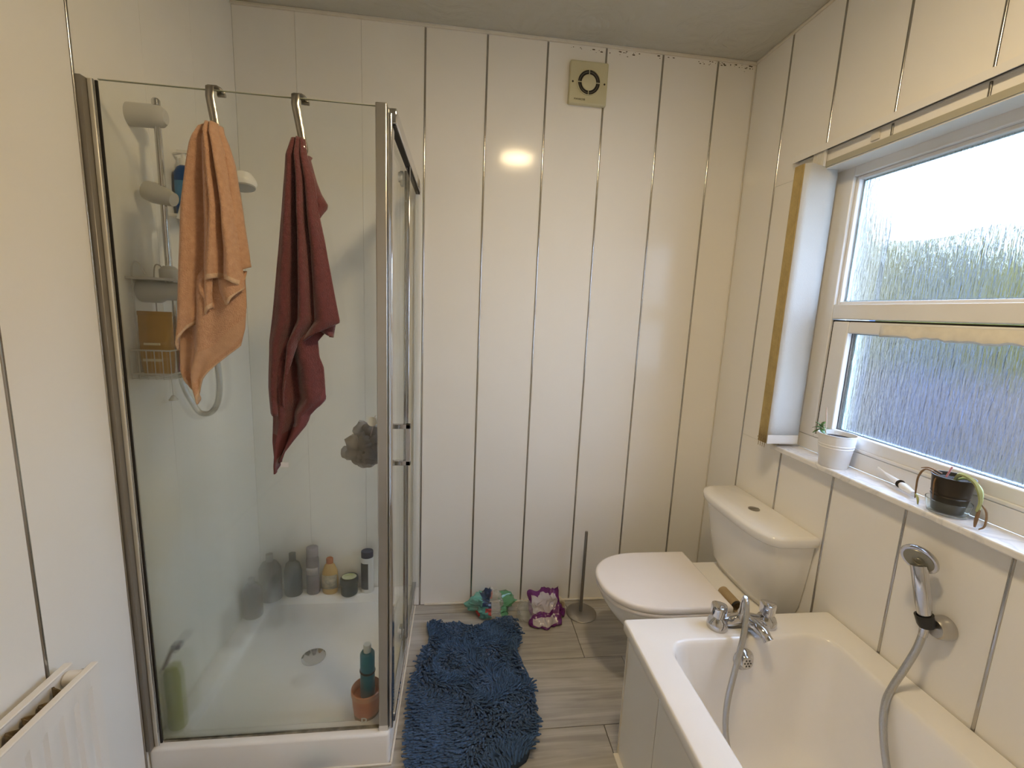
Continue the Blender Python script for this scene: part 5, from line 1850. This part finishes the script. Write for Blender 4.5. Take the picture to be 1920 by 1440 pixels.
th = thing('thermometer', 'white digital thermometer with a round black button, lying on the sill between the pots', 'thermometer', (0.055, -0.90, SZ))
P0, P1, P2, P3, P4 = Vector((0.062, -0.815, SZ + 0.052)), Vector((0.060, -0.86, SZ + 0.050)), Vector((0.055, -0.91, SZ + 0.044)), Vector((0.047, -0.955, SZ + 0.036)), Vector((0.042, -0.995, SZ + 0.026))
P0, P1, P2, P3, P4 = [Vector((0.058 - 0.010 * k, -0.820 - 0.038 * k, SZ + 0.036 - 0.0055 * k)) for k in range(5)]
tpts = spline([P0, P1, P2, P3, P4], 5)
rads = [0.0028 + (0.0115 - 0.0028) * (max(0, (i - 4)) / 12) ** 0.8 if i < 16 else 0.0115 - 0.004 * (i - 16) / 4 for i in range(21)]
MB().tube(tpts, rads, 14).build('body', M_white, th)
MB().tube([P0 + (P0 - P1).normalized() * 0.004, P0], [0.0020, 0.0028], 10).build('probe_tip', M_sat, th)
bc = tpts[13]
bax = Vector((-0.72, -0.62, 0.32)).normalized()
MB().lathe([(0.0105, -0.002), (0.0105, 0.0012), (0.0, 0.0018)], bc + bax * 0.0096, 18, bax, 1.15, 1.0).build('button', M_black, th)
MB().lathe([(0.0035, 0.0), (0.003, 0.001), (0.0, 0.001)], bc + bax * 0.0110, 10, bax).build('button_mark', M_grey, th)

dx_, dy_ = 0.016, -1.062
dish = thing('glass_dish', 'shallow clear glass dish under the dark pot on the sill', 'dish', (dx_, dy_, SZ))
MB().lathe([(0.034, 0.0), (0.040, 0.003), (0.0455, 0.028), (0.0465, 0.036), (0.0445, 0.036), (0.0435, 0.028), (0.038, 0.006), (0.0, 0.005)], (dx_, dy_, SZ), 32).build('dish_body', mat('greenish_glass', (0.93, 0.98, 0.96), 0.03, trans=0.96, ior=1.15), dish)
dp = thing('plant_pot', 'dark metal pot holding a dying spider plant, right end of sill', 'plant pot', (dx_, dy_, SZ + 0.006))
MB().lathe([(0.030, 0), (0.032, 0.002), (0.0375, 0.040), (0.0385, 0.041), (0.0385, 0.043), (0.0375, 0.044), (0.038, 0.048), (0.039, 0.049), (0.039, 0.051), (0.0385, 0.052), (0.0425, 0.092), (0.044, 0.093), (0.044, 0.095), (0.0415, 0.095), (0.039, 0.08), (0.0, 0.078)], (dx_, dy_, SZ + 0.0065), 32).build('pot', M_potdk, dp, angle=40)
MB().lathe([(0.0400, 0.085), (0.02, 0.088), (0.0, 0.084)], (dx_, dy_, SZ + 0.0065), 18).build('soil', M_soil, dp)
MB().tube([(dx_ - 0.004, dy_ + 0.015, SZ + 0.09), (dx_ - 0.002, dy_ + 0.006, SZ + 0.125)], 0.0022, 8).build('pink_stick', mat('pink_plastic', (0.65, 0.30, 0.36), 0.4, var=0.05), dp)


def strand(mb, pts, w0):
    P = spline(pts, 6)
    n_ = len(P)
    mb.tube(P, [w0 * (0.5 + 0.7 * sin(pi * min(1, 0.15 + 0.8 * i / (n_ - 1)))) for i in range(n_)], 5)


for pts, w0, m_ in (
        ([(dx_ - 0.01, dy_ - 0.01, SZ + 0.095), (dx_ - 0.02, dy_ - 0.03, SZ + 0.118), (dx_ - 0.018, dy_ - 0.062, SZ + 0.108), (dx_ - 0.015, dy_ - 0.078, SZ + 0.070), (dx_ - 0.016, dy_ - 0.075, SZ + 0.040)], 0.0042, M_leafp),
        ([(dx_ + 0.005, dy_ - 0.005, SZ + 0.095), (dx_ - 0.002, dy_ - 0.035, SZ + 0.108), (dx_ - 0.004, dy_ - 0.066, SZ + 0.09), (dx_ - 0.006, dy_ - 0.072, SZ + 0.05), (dx_ - 0.012, dy_ - 0.074, SZ + 0.02)], 0.0038, M_leafp),
        ([(dx_ - 0.012, dy_ - 0.078, SZ + 0.045), (dx_ - 0.018, dy_ - 0.080, SZ + 0.020), (dx_ - 0.024, dy_ - 0.084, SZ + 0.004)], 0.0034, M_leafd),
        ([(dx_ - 0.006, dy_ - 0.072, SZ + 0.06), (dx_ - 0.012, dy_ - 0.092, SZ + 0.045), (dx_ - 0.020, dy_ - 0.100, SZ + 0.015), (dx_ - 0.026, dy_ - 0.094, SZ + 0.003)], 0.0022, M_leafd),
        ([(dx_ - 0.012, dy_ + 0.025, SZ + 0.095), (dx_ - 0.030, dy_ + 0.045, SZ + 0.104), (dx_ - 0.036, dy_ + 0.055, SZ + 0.080), (dx_ - 0.034, dy_ + 0.057, SZ + 0.045), (dx_ - 0.034, dy_ + 0.055, SZ + 0.018)], 0.0022, M_leafd),
        ([(dx_ + 0.0, dy_ + 0.028, SZ + 0.098), (dx_ - 0.01, dy_ + 0.052, SZ + 0.105), (dx_ - 0.02, dy_ + 0.066, SZ + 0.10)], 0.002, M_leafd),
        ([(dx_ - 0.034, dy_ + 0.055, SZ + 0.03), (dx_ - 0.038, dy_ + 0.045, SZ + 0.022), (dx_ - 0.040, dy_ + 0.040, SZ + 0.006)], 0.0024, M_leafp),
        ([(dx_ - 0.030, dy_ + 0.010, SZ + 0.100), (dx_ - 0.044, dy_ + 0.008, SZ + 0.085), (dx_ - 0.0445, dy_ + 0.004, SZ + 0.04)], 0.0018, M_leafd)):
    lb = MB()
    strand(lb, pts, w0)
    lb.build('leaf', m_, dp)
